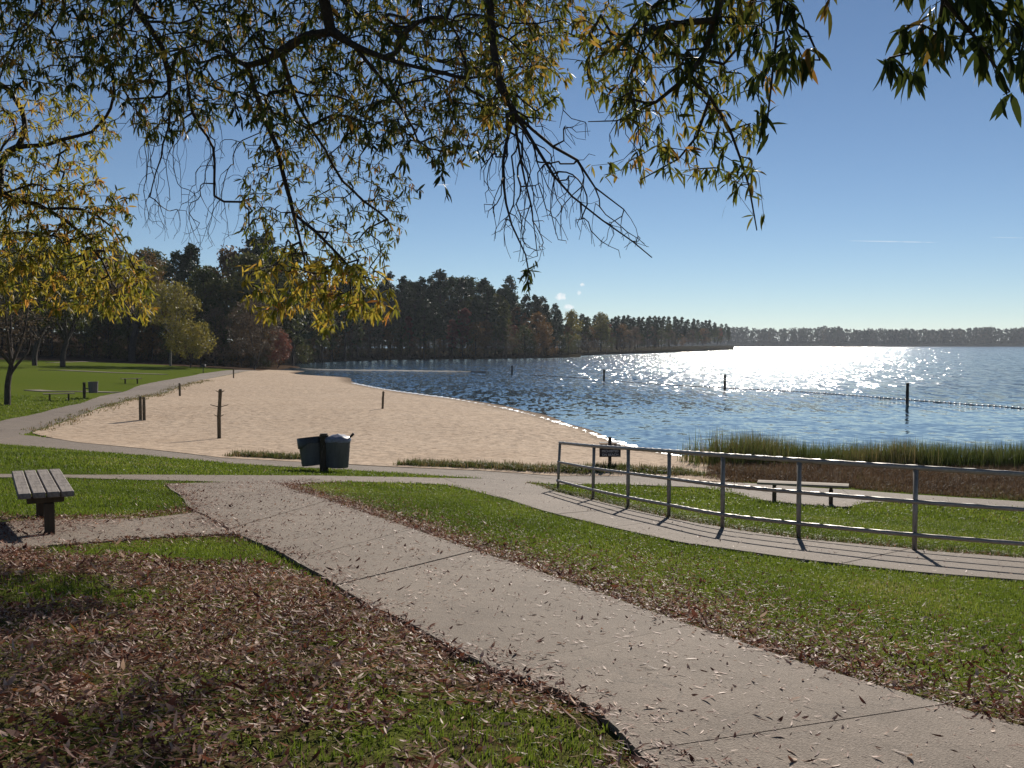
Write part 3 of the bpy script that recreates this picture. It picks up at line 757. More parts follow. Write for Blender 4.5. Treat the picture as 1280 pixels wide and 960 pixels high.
# ------------------------------------------------------------------ furniture
def rotz(a): return Matrix.Rotation(a, 3, 'Z')
def plank_bench(name, c, yaw, L, Wd, H, label, group=None, wood='plank', leg_at=.33, legw=.10):
    t = empty(name, (c[0], c[1], tz(c[0], c[1])), yaw)           # length along local Y
    pw = Wd / 4
    for k in range(4):
        b = MB(); b.box((0, 0, 0), (pw - .012, L + R.uniform(-.012, .012), .05), bev=.006)
        o = b.build('plank', M[wood], t); o.location = ((k - 1.5) * pw, 0, H - .025 + R.uniform(-.002, .002)); o.rotation_euler = (0, 0, R.normal(0, .002))
    for s in (-1, 1):
        b = MB(); b.box((.0, s * L * leg_at, H - .085), (Wd - .16, .07, .06), bev=.005); b.build('crossbar', M['dark_wood'], t)
        b = MB(); b.box((.03, s * L * leg_at, (H - .12) / 2 - .15), (legw, legw, H - .12 + .3), bev=.006); b.build('leg', M['dark_wood'], t)
    return tag(t, label, 'bench', group)
f0, f1 = Vector((-4.16, 8.85, 0)), Vector((-5.02, 10.45, 0)); c = (f0 + f1) / 2; d = f1 - f0
plank_bench('park_bench', c, math.atan2(-d.x, d.y), d.length, .47, .46, 'weathered four plank bench with gaps standing on leaf covered ground', 'backless plank benches', 'plank', .40, .085)
a, b = at_drop(947, 601.5, 3.11), at_drop(1061, 607.5, 3.13); c = (a + b) / 2; d = b - a
plank_bench('park_bench', c, math.atan2(-d.x, d.y), d.length, .44, .45, 'pale plank bench on the beach path behind the railing', 'backless plank benches', 'plank_pale', .31, .09)
c = hit(74, 501); plank_bench('park_bench', c, math.radians(-62), 1.7, .46, .45, 'pale backless bench on the lawn near the lone grey bin', 'backless plank benches', 'plank_pale', .3)
c = hit(164, 479.5); plank_bench('park_bench', c, math.radians(-50), 1.7, .46, .45, 'pale backless bench on the lawn beside the bend of the shore path', 'backless plank benches', 'plank_pale', .3)

# railing ------------------------------------------------------------
rail_px = [(697, 613), (741, 626), (785, 637), (836, 648), (903, 662), (998, 674.5), (1143, 690)]
posts = [hit(u, v) for u, v in rail_px]
posts += [Vector((6.75, 11.95, 0)), Vector((8.6, 11.5, 0))]
for p in posts: p.z = tz(p.x, p.y)
rail = empty('pipe_railing', posts[3]); tag(rail, 'grey metal three rail railing curving along the sloping path', 'railing')
rp = Vector(rail.location)
RH = 1.07
tops = []
for i, p in enumerate(posts):
    lean = Vector((.05, 0, 0)) if i == 0 else Vector((.02, 0, 0)) if i == 1 else Vector()
    b = MB(); b.tube([p - rp - Vector((0, 0, .25)), p - rp + lean * .5 + Vector((0, 0, RH * .5)), p - rp + lean + Vector((0, 0, RH - .02))], .034, 10)
    b.build('post', M['galvanised'], rail, True); tops.append(p + lean)
for h in (RH, .645, .225):
    pts = []
    for i in range(len(posts) - 1):
        n = 5
        for k in range(n if i < len(posts) - 2 else n + 1):
            t = k / n
            P0_, P1_, P2_, P3_ = [posts[max(0, min(len(posts) - 1, j))] + Vector((.05, 0, 0)) * (h / RH) * (j <= 0) for j in (i - 1, i, i + 1, i + 2)]
            q = .5 * (2 * P1_ + (P2_ - P0_) * t + (2 * P0_ - 5 * P1_ + 4 * P2_ - P3_) * t * t + (3 * P1_ - P0_ - 3 * P2_ + P3_) * t ** 3)
            off = Vector((0, 0, 0)) if h == RH else Vector((-.02, -.045, 0))
            pts.append(q - rp + off + Vector((0, 0, h)))
    b = MB(); b.tube(pts, 0.036 if h == RH else .030, 10); b.build('rail', M['galvanised'], rail, True)

# bins ---------------------------------------------------------------
def barrel(parent, c, r, h, tilt=(0, 0), name='barrel'):
    e = Matrix.Rotation(tilt[0], 3, 'X') @ Matrix.Rotation(tilt[1], 3, 'Y')
    prof = [(0.001, 0), (r * .86, 0), (r * .88, .02)]
    for k in range(13): prof.append((r * (.88 + .10 * k / 12) + (.006 if k % 2 else 0), .03 + (h - .06) * k / 12))
    prof += [(r, h - .02), (r + .015, h), (r - .01, h), (r - .03, h - .05), (.001, h - .3)]
    b = MB(); b.lathe(prof, 28, c, e); return b.build(name, M['bin_metal'], parent, True)
g = hit(405, 590)
t = empty('litter_bin', g); tag(t, 'two grey metal barrels hung on a thick dark post beside the beach path', 'bin', 'litter bins on wooden posts')
b = MB(); b.tube([(0, 0, -.3), (0, 0, .5), (.005, 0, .92), (.005, 0, .96)], [.125, .12, .115, .10], 12); b.build('post', M['dark_wood'], t)
o1 = barrel(t, (-.30, .06, .16), .29, .68, (-.05, -.10))
o2 = barrel(t, (.33, .02, .12), .31, .70, (0, .03))
b = MB()                                       # bag lip over the left barrel
prof = [(.315, -.02), (.318, -.10), (.312, -.22)]
vs, fs = [], []
for k in range(28):
    th = 2 * math.pi * k / 28; drop = .12 + .13 * max(0, -math.cos(th - .3)) + .02 * math.sin(5 * th)
    vs += [(.30 * math.cos(th), .30 * math.sin(th), .02), (.318 * math.cos(th), .318 * math.sin(th), 0), (.312 * math.cos(th), .312 * math.sin(th), -drop)]
for k in range(28):
    for j in (0, 1): fs.append((k * 3 + j, k * 3 + j + 1, ((k + 1) % 28) * 3 + j + 1, ((k + 1) % 28) * 3 + j))
E = Matrix.Rotation(-.05, 3, 'X') @ Matrix.Rotation(-.10, 3, 'Y')
b.add([E @ Vector(v) + Vector((-.30, .06, .16)) + E @ Vector((0, 0, .68)) for v in vs], fs); b.build('bin_bag', M['bag_black'], t, True)
b = MB(); prof = [(.325, -.07), (.33, -.01), (.30, .03), (.2, .07), (.08, .10), (.001, .105)]
b.lathe(prof, 24, (.33 + .02, .02, .83)); ob = b.build('bin_bag', M['bag_grey'], t, True)
for v in ob.data.vertices: v.co.z += .02 * math.sin(v.co.x * 23) * math.cos(v.co.y * 19)
b = MB(); b.tube([(.60, -.05, .80), (.66, -.05, .87), (.70, -.05, .91), (.74, -.05, .95), (.76, -.05, .97)], [.014, .018, .034, .036, .02], 10); b.build('bottle', M['bottle_brown'], t, True)
b = MB(); b.box((-.02, -.0, .55), (.5, .04, .05)); b.box((-.02, 0, .25), (.5, .04, .05)); b.build('bracket', M['iron'], t)
g = hit(105.5, 497.5)
t = empty('litter_bin', g); tag(t, 'single grey barrel hung on a dark post standing on the lawn', 'bin', 'litter bins on wooden posts')
b = MB(); b.tube([(0, 0, -.3), (0, 0, .5), (0, 0, .98)], [.1, .1, .095], 12); b.build('post', M['dark_wood'], t)
barrel(t, (.56, 0, .32), .30, .70)
b = MB(); b.box((.2, 0, .6), (.3, .05, .06)); b.build('bracket', M['iron'], t)

# posts on the sand ---------------------------------------------------
g = hit(274, 549)
t = empty('towel_post', g); tag(t, 'tall wooden post with three pairs of slanting pegs on the sand', 'post')
b = MB(); b.tube([(0, 0, -.3), (.0, 0, .9), (.07, 0, 1.95), (.07, 0, 2.0)], [.085, .08, .075, .05], 10); b.build('shaft', M['post_wood'], t)
for z, L, dx in ((1.86, .17, .065), (1.30, .36, .03), (.90, .19, .005)):
    for s in (-1, 1):
        b = MB(); b.tube([(dx, 0, z - .02), (dx + s * L, -.03, z + .08)], [.018, .014], 7); b.build('peg', M['post_wood'], t)
def simple_post(u, v, h, r, label, twin=False, lean=0., group='short wooden posts on the sand', mat='post_wood'):
    g = hit(u, v); t = empty('wooden_post', g); tag(t, label, 'post', group)
    for k in ((-.5, .5) if twin else (0,)):
        b = MB(); x = k * r * 2.15; hh = h * (1 - .03 * (k > 0))
        b.tube([(x, 0, -.3), (x + lean * .5, 0, hh * .6), (x + lean, 0, hh - .02), (x + lean, 0, hh)], [r, r * .97, r * .95, r * .7], 9); b.build('shaft', M[mat], t)
        b = MB(); b.tube([(x + lean, 0, hh - .001), (x + lean, 0, hh + .015)], [r * .6, r * .35], 9); b.build('top', M['dark_wood'], t)
simple_post(178, 526, 1.22, .085, 'pair of short wooden posts bound side by side at the sand edge', True)
simple_post(225, 495.5, .95, .085, 'lone short wooden post standing in the sand below the shore path', lean=-.03)
simple_post(292, 473, 1.05, .085, 'lone short wooden post at the far end of the shore path')
simple_post(478, 511.5, 1.08, .075, 'slim leaning wooden post standing on open sand near the water', lean=.07)
g = hit(254, 466.5); t = empty('park_grill', g); tag(t, 'small black pedestal grill on the lawn by the shore path', 'grill')
b = MB(); b.tube([(0, 0, -.2), (0, 0, .75)], .05, 8); b.build('pedestal', M['iron'], t)
b = MB(); b.box((0, 0, .88), (.55, .4, .25), bev=.02); b.build('firebox', M['iron'], t)

# sign -----------------------------------------------------------------
g = hit(762.5, 584)
t = empty('beach_sign', g, math.radians(4)); tag(t, 'small brown sign with pale lettering standing by the sand behind the railing', 'sign')
b = MB(); b.box((0, .04, .30), (.085, .085, 1.1), bev=.006); b.build('post', M['dark_wood'], t)
b = MB(); b.box((0, 0, .47), (.60, .035, .36), bev=.004); brd = b.build('board', M['sign_brown'], t)
b = MB(); b.box((0, .03, .685), (.60, .09, .03), bev=.004); b.build('cap', M['sign_brown'], t)
dg = None
for txt, z in (('PETS ARE', .555), ('PROHIBITED', .455), ('ON BEACH', .355)):
    cu = bpy.data.curves.new('lettering', 'FONT'); cu.body = txt; cu.align_x = 'CENTER'; cu.size = .092; cu.extrude = .0012; cu.offset = .0012
    to = bpy.data.objects.new('lettering', cu); COL.objects.link(to)
    bpy.context.view_layer.update()
    me = bpy.data.meshes.new_from_object(to.evaluated_get(bpy.context.evaluated_depsgraph_get()))
    bpy.data.objects.remove(to)
    wx = max(v.co.x for v in me.vertices) - min(v.co.x for v in me.vertices)
    sx = min(1.0, .46 / wx)
    me.transform(Matrix.Translation((0, -.0205, z - .033)) @ Matrix.Rotation(math.pi / 2, 4, 'X') @ Matrix.Diagonal((sx, 1, 1, 1)))
    me.name = 'lettering'; me.materials.clear(); link_mesh('lettering', me, M['sign_letter'], brd)

# things in the water --------------------------------------------------
pile_txt = {0: 'dark pile in the water nearest the wooded point', 1: 'dark pile in the water between two lengths of float line', 2: 'dark pile standing in the sun glitter on the float line', 3: 'tall dark pile on the float line in open blue water'}
for k, (u, v, h) in enumerate([(640, 468.5, 1.25), (755, 476, 1.3), (906, 486, 1.35), (1134, 503.5, 1.42)]):
    p = at_drop(u, v, 4.4); t = empty('swim_pile', p); tag(t, pile_txt[k], 'pile', 'piles marking the swimming area')
    b = MB(); b.tube([(0, 0, -3), (0, 0, h * .5), (.01, 0, h)], [.13, .12, .12], 10); b.build('shaft', M['pile'], t)
    b = MB(); b.tube([(.01, 0, h - .002), (.01, 0, h + .05)], [.14, .10], 10); b.build('cap', M['pile'], t)
def float_line(px, label, sag, r, step, m, name='float_line'):
    pts = [at_drop(u, v, 4.4) for u, v in px]
    q = resample(pts, 200); t = empty(name, (q[0, 0], q[0, 1], 0)); tag(t, label, 'float line', 'float lines round the swimming area')
    o = Vector((q[0, 0], q[0, 1], 0))
    b = MB(); b.tube([Vector((a, c, .02)) - o for a, c in q[::4]] + [Vector((q[-1, 0], q[-1, 1], .02)) - o], .02, 5); b.build('rope', M['rope'], t)
    L = np.hypot(*np.diff(q, axis=0).T).sum(); nf = int(L / step); ff = resample(pts, nf)
    b = MB()
    for i in range(nf):
        dd = Vector((*(ff[min(i + 1, nf - 1)] - ff[max(i - 1, 0)]), 0)).normalized() * step * .3; c = Vector((ff[i, 0], ff[i, 1], .03 + R.normal(0, .01))) - o
        b.tube([c - dd, c - dd * .6, c + dd * .6, c + dd], [r * .5, r, r, r * .5], 7)
    f = b.build('floats', M[m], t, True); f['kind'] = 'stuff'
float_line([(770, 476.5), (800, 479), (850, 482), (906, 485.2), (960, 488), (1010, 490.5), (1070, 495), (1134, 500), (1200, 505), (1290, 511.5), (1400, 519)], 'long line of pale floats strung across the open water', 0, .06, .5, 'float_white')
float_line([(664, 469), (700, 471), (737, 473.4)], 'short line of dark floats beyond the beach', 0, .07, .5, 'float_dark')
# low mud bar at the mouth of the cove
ml = [at_drop(u, v, 4.4) for u, v in [(362, 460.5), (400, 462.4), (450, 463.2), (500, 463.6), (560, 464.6), (608, 465.8)]]
q = resample(ml, 60); wd = 1.3 * np.sin(np.linspace(.08, math.pi - .05, 60)) * R.uniform(.7, 1.2, 60)
V = np.stack([np.c_[q[:, 0], q[:, 1] - wd, np.full(60, -.05)], np.c_[q, .12 + R.uniform(0, .08, 60)], np.c_[q[:, 0], q[:, 1] + wd, np.full(60, -.05)]], 1).reshape(-1, 3)
i = np.arange(59) * 3
tag(link_mesh('mud_bar', np_mesh('mud_bar', V, np.concatenate([np.stack([i, i + 1, i + 4, i + 3], 1), np.stack([i + 1, i + 2, i + 5, i + 4], 1)]), smooth=True), M['mud']), kind='structure')

# ------------------------------------------------------------------ woods
def sprays(cent, rad, per, size, flat=1.0, rng=R, droop=0.):
    """clumps of leaf sprays: quads scattered in ellipsoids round the centres"""
    n = len(cent) * per
    d = rng.normal(size=(n, 3)); d /= np.linalg.norm(d, axis=1)[:, None]
    rr = rng.random(n) ** .45
    c = np.repeat(cent, per, 0); r = np.repeat(rad, per)
    p = c + d * (rr * r)[:, None] * np.array([1, 1, flat])
    a = rng.normal(size=(n, 3)); a /= np.linalg.norm(a, axis=1)[:, None]
    b = np.cross(a, rng.normal(size=(n, 3))); b /= np.linalg.norm(b, axis=1)[:, None]
    s = (size * rng.uniform(.6, 1.4, n))[:, None]
    V = np.stack([p - a * s, p - b * s * .45, p + a * s, p + b * s * .45], 1).reshape(-1, 3)
    F_ = np.arange(n * 4).reshape(n, 4)
    base = np.repeat(rng.random(len(cent)), per) * .6 + rng.random(n) * .4
    return V, F_, np.repeat(base, 4)
def make_tree(name, H, kind, mat, seed, bark='bark'):
    rng = np.random.default_rng(seed)
    t = empty(name); b = MB()
    lean = rng.normal(0, .02, 2) * H
    tp = lambda f: Vector((lean[0] * f * f, lean[1] * f * f, H * f))
    r0 = H * .0125
    ftop = .97 if kind == 'pine' else .8
    b.tube([tp(0) - Vector((0, 0, .8)), tp(.02), tp(.3), tp(.6), tp(ftop)], [r0 * 1.5, r0 * 1.15, r0 * .85, r0 * .55, r0 * .12], 8)
    cs, rs = [], []
    if kind == 'pine':
        nb = 74; f0 = rng.uniform(.16, .30)
        for i in range(nb):
            f = f0 + (1 - f0) * ((i + rng.random()) / nb); L = (1 - ((f - f0) / (1 - f0)) ** 1.7) * H * .14 * rng.uniform(.35, 1.35) + H * .02
            az = rng.uniform(0, 6.283); d = Vector((math.cos(az), math.sin(az), rng.uniform(.0, .45)))
            s = tp(min(f, .96)); e = s + d * L
            b.tube([s, s.lerp(e, .5) + Vector((0, 0, -.1)), e], [r0 * .28, r0 * .2, r0 * .06], 5, False)
            cs.append(e); rs.append(H * .04 * rng.uniform(.6, 1.5))
            if L > H * .07: cs.append(s.lerp(e, .62)); rs.append(H * .034 * rng.uniform(.7, 1.2))
        cs.append(tp(1.0)); rs.append(H * .04)
        V, F_, T = sprays(np.array(cs), np.array(rs), 34, H * .017, .6, rng)
    else:
        rx = H * {'round': .25, 'slim': .17, 'bush': .42}[kind]; z0 = {'round': .24, 'slim': .22, 'bush': .0}[kind]
        nb = 70
        for i in range(nb):
            f = z0 + (1 - z0) * rng.random() ** .85; w = math.sin(math.pi * min(1, .12 + .85 * (f - z0) / (1 - z0))) ** .7
            az = rng.uniform(0, 6.283); rad = rx * w * rng.uniform(.35, 1.0)
            e = Vector((math.cos(az) * rad, math.sin(az) * rad, H * min(f, .965))) + Vector((lean[0], lean[1], 0)) * f
            s = tp(max(.08, min(.76, f - .18)))
            if i % 2 == 0: b.tube([s, s.lerp(e, .5) + Vector((0, 0, .25)), e], [r0 * .35, r0 * .22, r0 * .05], 5, False)
            cs.append(e); rs.append(rx * rng.uniform(.16, .42))
        V, F_, T = sprays(np.array(cs), np.array(rs), 50, H * .017, .85, rng)
    tr = b.build('trunk', M[bark], t, True)
    link_mesh('crown', np_mesh('crown', V, F_, {'tint': T}), M[mat], t)
    return t, H
def copy_tree(root, loc, rz, sc, label, group):
    r = root.copy(); COL.objects.link(r); r.location = loc; r.rotation_euler = (0, 0, rz); r.scale = sc
    tag(r, label, 'tree', group)
    for ch in root.children:
        c = ch.copy(); COL.objects.link(c); c.parent = r
    return r
protos = {}
def proto(key, *a): protos[key] = [make_tree(*x) for x in a]
proto('pine', ('pine_tree', 22, 'pine', 'pine', 1), ('pine_tree', 22, 'pine', 'pine', 2), ('pine_tree', 22, 'pine', 'pine', 3))
proto('green', ('broadleaf_tree', 17, 'round', 'fall_green', 4), ('broadleaf_tree', 17, 'slim', 'fall_green', 5))
proto('orange', ('broadleaf_tree', 16, 'round', 'fall_orange', 6), ('broadleaf_tree', 16, 'slim', 'fall_orange', 7))
proto('red', ('broadleaf_tree', 13, 'slim', 'fall_red', 8))
proto('yellow', ('broadleaf_tree', 14, 'round', 'fall_yellow', 9))
proto('brush', ('shrub', 5, 'bush', 'brown_brush', 10), ('shrub', 5, 'bush', 'fall_green', 11), ('shrub', 5, 'bush', 'fall_orange', 12))
used = set()
KIND = {'pine': 'tall dark green pine', 'green': 'dull green broadleaf tree', 'orange': 'rusty orange broadleaf tree', 'red': 'dark red autumn tree', 'yellow': 'yellow green broadleaf tree', 'brush': 'low brushy shrub'}
WOOD = {'L': 'in the wood behind the lawn', 'M': 'on the nearer wooded point across the water', 'R': 'on the farther wooded point across the water'}
def plant(key, x, y, zb, h, wood):
    lst = protos[key]; k = int(R.integers(0, len(lst))); root, H = lst[k]
    s = h / H; w = s * R.uniform(.88, 1.15) * (1.0 if key != 'pine' else 1.05)
    lab = KIND[key] + ' ' + WOOD[wood]; grp = KIND[key] + 's ' + WOOD[wood]
    rz = R.uniform(0, 6.283)
    if (key, k) not in used:
        used.add((key, k)); root.location = (x, y, zb); root.rotation_euler = (0, 0, rz); root.scale = (w, w, s); tag(root, lab, 'tree', grp)
    else: copy_tree(root, (x, y, zb), rz, (w, w, s), lab, grp)
def zland(x, y):                               # ground height under a tree
    return max(.15, tz(x, y)) if y < 215 else .25 + .012 * max(0, y - 215)
def wood_row(u0, u1, step, depth, topv, mix, wood, jitter=.12, hs=(.9, 1.0)):
    u = u0
    keys = list(mix); pr = np.array([mix[k] for k in keys]); pr = pr / pr.sum()
    while u < u1:
        d = depth(u) * (1 + R.uniform(-.02, .05)); p = at(u, 429, d); zb = zland(p.x, p.y)
        key = str(R.choice(keys, p=pr))
        ztop = CAMZ + (HORIZON - topv(u)) / FPX * d
        h = max(2.5, (ztop - zb) * R.uniform(*hs)) * (1.1 if wood == 'L' else 1.0)
        if key == 'brush': h = R.uniform(4.5, 9.5)
        elif key != 'pine': h *= R.uniform(.72, .95)
        plant(key, p.x, p.y, zb - .1, h, wood)
        u += step * R.uniform(1 - jitter * 3, 1 + jitter * 3)
ip = lambda xs, ys: (lambda u: float(np.interp(u, xs, ys)))
# wood behind the lawn
dL = ip([-300, 0, 150, 260, 350, 430], [150, 152, 158, 150, 172, 215]); tL = ip([-300, 0, 120, 200, 260, 320, 360, 430, 480], [285, 300, 312, 316, 318, 300, 312, 345, 350])
wood_row(-190, 440, 24, lambda u: dL(u) + 26, tL, {'pine': 3, 'green': 3, 'orange': 2}, 'L')
wood_row(-190, 420, 28, lambda u: dL(u) + 10, lambda u: tL(u) + 8, {'pine': 1.5, 'green': 4, 'orange': 2, 'yellow': 2}, 'L', hs=(.8, 1.0))
wood_row(-190, 345, 30, lambda u: dL(u) + 2, lambda u: tL(u) + 55, {'green': 2, 'orange': 2, 'yellow': 1.2, 'red': .5}, 'L', hs=(.6, 1.0))
wood_row(-190, 350, 17, lambda u: dL(u) + 5, lambda u: 420, {'brush': 1}, 'L')
wood_row(-190, 460, 26, lambda u: dL(u) + 46, lambda u: tL(u) - 4, {'green': 3, 'orange': 1.5, 'pine': 1}, 'L', hs=(.86, .95))
# nearer point
dM = ip([340, 400, 480, 600, 700, 730], [205, 230, 262, 276, 302, 322]); tM = ip([380, 480, 500, 530, 560, 600, 640, 665, 690, 712, 730], [350, 350, 346, 338, 338, 347, 359, 368, 379, 391, 396])
wood_row(365, 716, 12.5, lambda u: dM(u) + 26, tM, {'pine': 5, 'green': .5}, 'M')
wood_row(365, 712, 14, lambda u: dM(u) + 12, lambda u: tM(u) + 5, {'pine': 4, 'green': 1.2, 'orange': .7}, 'M')
wood_row(365, 706, 17, lambda u: dM(u) + 5, lambda u: tM(u) + 30, {'green': 2, 'orange': 1, 'red': .4, 'pine': 1}, 'M', hs=(.75, 1.0))
wood_row(322, 385, 9, lambda u: float(np.interp(u, [320, 350, 385], [168, 186, 214])), lambda u: 430, {'brush': 1}, 'L')
wood_row(340, 712, 9, lambda u: dM(u) + 3, lambda u: 430, {'brush': 1}, 'M')
wood_row(372, 706, 15, lambda u: dM(u) + 44, lambda u: tM(u) + 2, {'green': 2, 'orange': .6, 'pine': 1.5}, 'M', hs=(1.0, 1.15))
# farther point
dR = ip([700, 760, 830, 880, 915], [330, 385, 460, 560, 680]); tR = ip([700, 730, 760, 790, 830, 870, 900, 915], [392, 391, 395, 393, 395, 397, 402, 406])
wood_row(715, 760, 17, lambda u: dR(u) + 4, lambda u: tR(u) - 2, {'yellow': 2, 'green': 2}, 'R', hs=(1.05, 1.25))
wood_row(712, 913, 7, lambda u: dR(u) + 24, tR, {'pine': 1}, 'R')
wood_row(755, 914, 8, lambda u: dR(u) + 8, lambda u: tR(u) + 3, {'pine': 3, 'green': .5, 'red': .5}, 'R')
wood_row(710, 914, 6.5, lambda u: dR(u) + 3, lambda u: 430, {'brush': 1}, 'R')
for key, lst in protos.items():
    for k, (root, H) in enumerate(lst):
        if (key, k) not in used: plant(key, -60 - 6 * k, 165, zland(-60, 165), 14, 'L')

# land below the two points, and the far side of the lake
def shore_land(name, front, depth, m):
    n = len(front); V = []
    for i, p in enumerate(front):
        o = Vector((p.x, p.y, 0)).normalized()
        for k, z in ((-3, -.6), (0, .12), (6, .5), (depth, 2.5), (depth + 5, -3)): V.append((p.x + o.x * k, p.y + o.y * k, z))
    F_ = [(i * 5 + j, (i + 1) * 5 + j, (i + 1) * 5 + j + 1, i * 5 + j + 1) for i in range(n - 1) for j in range(4)]
    return tag(link_mesh(name, np_mesh(name, V, F_, smooth=True), m), kind='structure')
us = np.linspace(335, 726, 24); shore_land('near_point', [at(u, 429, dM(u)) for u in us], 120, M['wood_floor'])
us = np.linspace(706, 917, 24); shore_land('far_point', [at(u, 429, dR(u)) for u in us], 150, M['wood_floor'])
FY = 1340
V, F_ = [], []
for i, x in enumerate(np.linspace(-700, 3200, 60)):
    for y, z in ((FY - 6, -1), (FY, .2), (FY + 14, 3.6), (FY + 18, 3.8), (FY + 30, 2.2), (FY + 700, 9), (FY + 5000, 14)): V.append((x * (1 if y < FY + 1000 else 4), y, z))
n = 60; F_ = [(i * 7 + j, (i + 1) * 7 + j, (i + 1) * 7 + j + 1, i * 7 + j + 1) for i in range(n - 1) for j in range(6)]
tag(link_mesh('far_shore', np_mesh('far_shore', V, F_), M['dam_stone']), kind='structure')
parts = []; rng = np.random.default_rng(50)
nt_ = 2600; tx = rng.uniform(-150, 1900, nt_); ty = FY + 33 + 150 * rng.random(nt_) ** 1.6
hts = 17 + 6 * vnoise(tx, ty, .02, 51) + rng.normal(0, 1.5, nt_)
zz = 2.2 + (ty - FY - 30) * .01
cent, rad = [], []
for i in range(nt_):
    for k in range(5):
        f = .05 + .95 * k / 4; cent.append((tx[i] + rng.normal(0, 1.5), ty[i] + rng.normal(0, 1.5), zz[i] + hts[i] * (f - .06))); rad.append(4.2 * (1.15 - .5 * f))
V, F_, T = sprays(np.array(cent), np.array(rad), 14, 1.7, .95, rng)
T = np.repeat(np.repeat(rng.random(nt_) ** 1.5, 70), 4) * .7 + T * .3
tag(link_mesh('far_wood', np_mesh('far_wood', V, F_, {'tint': T}), M['far_leaf']), 'distant dark wood along the far side of the lake', 'wood', kind='stuff')

# ------------------------------------------------------------------ branching trees
def tube_net(P, par, rad, sides=5):
    """all edges of a branch network as frusta; P (n,3), par (n,) parent index or -1"""
    e = np.where(par >= 0)[0]; a, b = P[par[e]], P[e]; d = b - a; L = np.linalg.norm(d, axis=1); ok = L > 1e-5
    e, a, b, d = e[ok], a[ok], b[ok], d[ok] / L[ok][:, None]
    ref = np.where(np.abs(d[:, 2:3]) < .9, np.array([[0, 0, 1.]]), np.array([[1., 0, 0]]))
    s = np.cross(d, ref); s /= np.linalg.norm(s, axis=1)[:, None]; t = np.cross(d, s)
    th = np.arange(sides) * 2 * math.pi / sides
    ring = s[:, None] * np.cos(th)[None, :, None] + t[:, None] * np.sin(th)[None, :, None]
    ra, rb = np.minimum(rad[par[e]], rad[e] * 1.6)[:, None, None], rad[e][:, None, None]
    V = np.concatenate([a[:, None] + ring * ra - d[:, None] * ra * .3, b[:, None] + ring * rb], 1).reshape(-1, 3)
    k = np.arange(sides); q = np.stack([k, (k + 1) % sides, sides + (k + 1) % sides, sides + k], 1)
    F_ = (q[None] + (np.arange(len(e)) * 2 * sides)[:, None, None]).reshape(-1, 4)
    return V, F_
class Net:
    def __init__(s, cap=60000): s.P = np.zeros((cap, 3)); s.par = np.full(cap, -1); s.min = np.zeros(cap); s.limb = np.zeros(cap, int); s.n = 0; s.tips = []
    def node(s, p, par, rmin=0., limb=0):
        i = s.n; s.P[i] = p; s.par[i] = par; s.min[i] = rmin; s.limb[i] = limb; s.n += 1; return i
    def polyline(s, pts, par, r0, r1, limb, step=.14):
        pts = [Vector(p) for p in pts]; sm = []
        for i in range(len(pts) - 1):
            P0_, P1_, P2_, P3_ = [pts[max(0, min(len(pts) - 1, j))] for j in (i - 1, i, i + 1, i + 2)]
            n = max(1, int((P2_ - P1_).length / step))
            for k in range(n):
                t = k / n; sm.append(.5 * (2 * P1_ + (P2_ - P0_) * t + (2 * P0_ - 5 * P1_ + 4 * P2_ - P3_) * t * t + (3 * P1_ - P0_ - 3 * P2_ + P3_) * t ** 3))
        sm.append(pts[-1]); ids = []
        for k, p in enumerate(sm):
            f = k / max(1, len(sm) - 1)
            j = Vector(R.normal(0, .006, 3)) if 0 < k < len(sm) - 1 else Vector()
            par = s.node(p + j, par, r0 + (r1 - r0) * f, limb); ids.append(par)
        return ids
    def nearest(s, p, only=None):
        d = np.linalg.norm(s.P[:s.n] - p, axis=1); 
        if only is not None: d = np.where(s.limb[:s.n] == only, d, 1e9)
        return int(np.argmin(d))
    def grow(s, att, wob=.05, up=.6, arch=.10, step=.11, min_i=0, hang=0.):
        """hang every attractor on the nearest wood, nearest first"""
        d0 = np.array([np.linalg.norm(s.P[min_i:s.n] - a, axis=1).min() for a in att])
        ends = []
        for k in np.argsort(d0):
            a = att[k]; Q = s.P[min_i:s.n]; v = a - Q
            cost = np.linalg.norm(v * np.array([1 + hang, 1 + hang, 1 / (1 + hang)]), axis=1) + up * np.maximum(0, v[:, 2])
            i = int(np.argmin(cost)) + min_i; p = s.P[i]; L = np.linalg.norm(a - p); n = max(1, int(L / step))
            pd = p - s.P[s.par[i]] if s.par[i] >= 0 else a - p
            pd = pd / max(1e-6, np.linalg.norm(pd)); mid = p + pd * .38 * L + (a - p) * .22 + np.array([0, 0, arch * L]) + R.normal(0, wob * .6 * L, 3); par = i
            for m in range(1, n + 1):
                t = m / n; q = p * (1 - t) ** 2 + mid * 2 * t * (1 - t) + a * t * t
                if m < n: q = q + R.normal(0, .003, 3)
                par = s.node(q, par, 0., s.limb[i])
            ends.append(par); s.tips.append(par)
        return ends
    def radii(s, r0=.0016, p=.47):
        c = np.zeros(s.n)
        for t in s.tips: c[t] += 1
        for i in range(s.n - 1, 0, -1):
            if s.par[i] >= 0: c[s.par[i]] += c[i]
        return np.maximum(r0 * np.maximum(c, 1) ** p, s.min[:s.n])
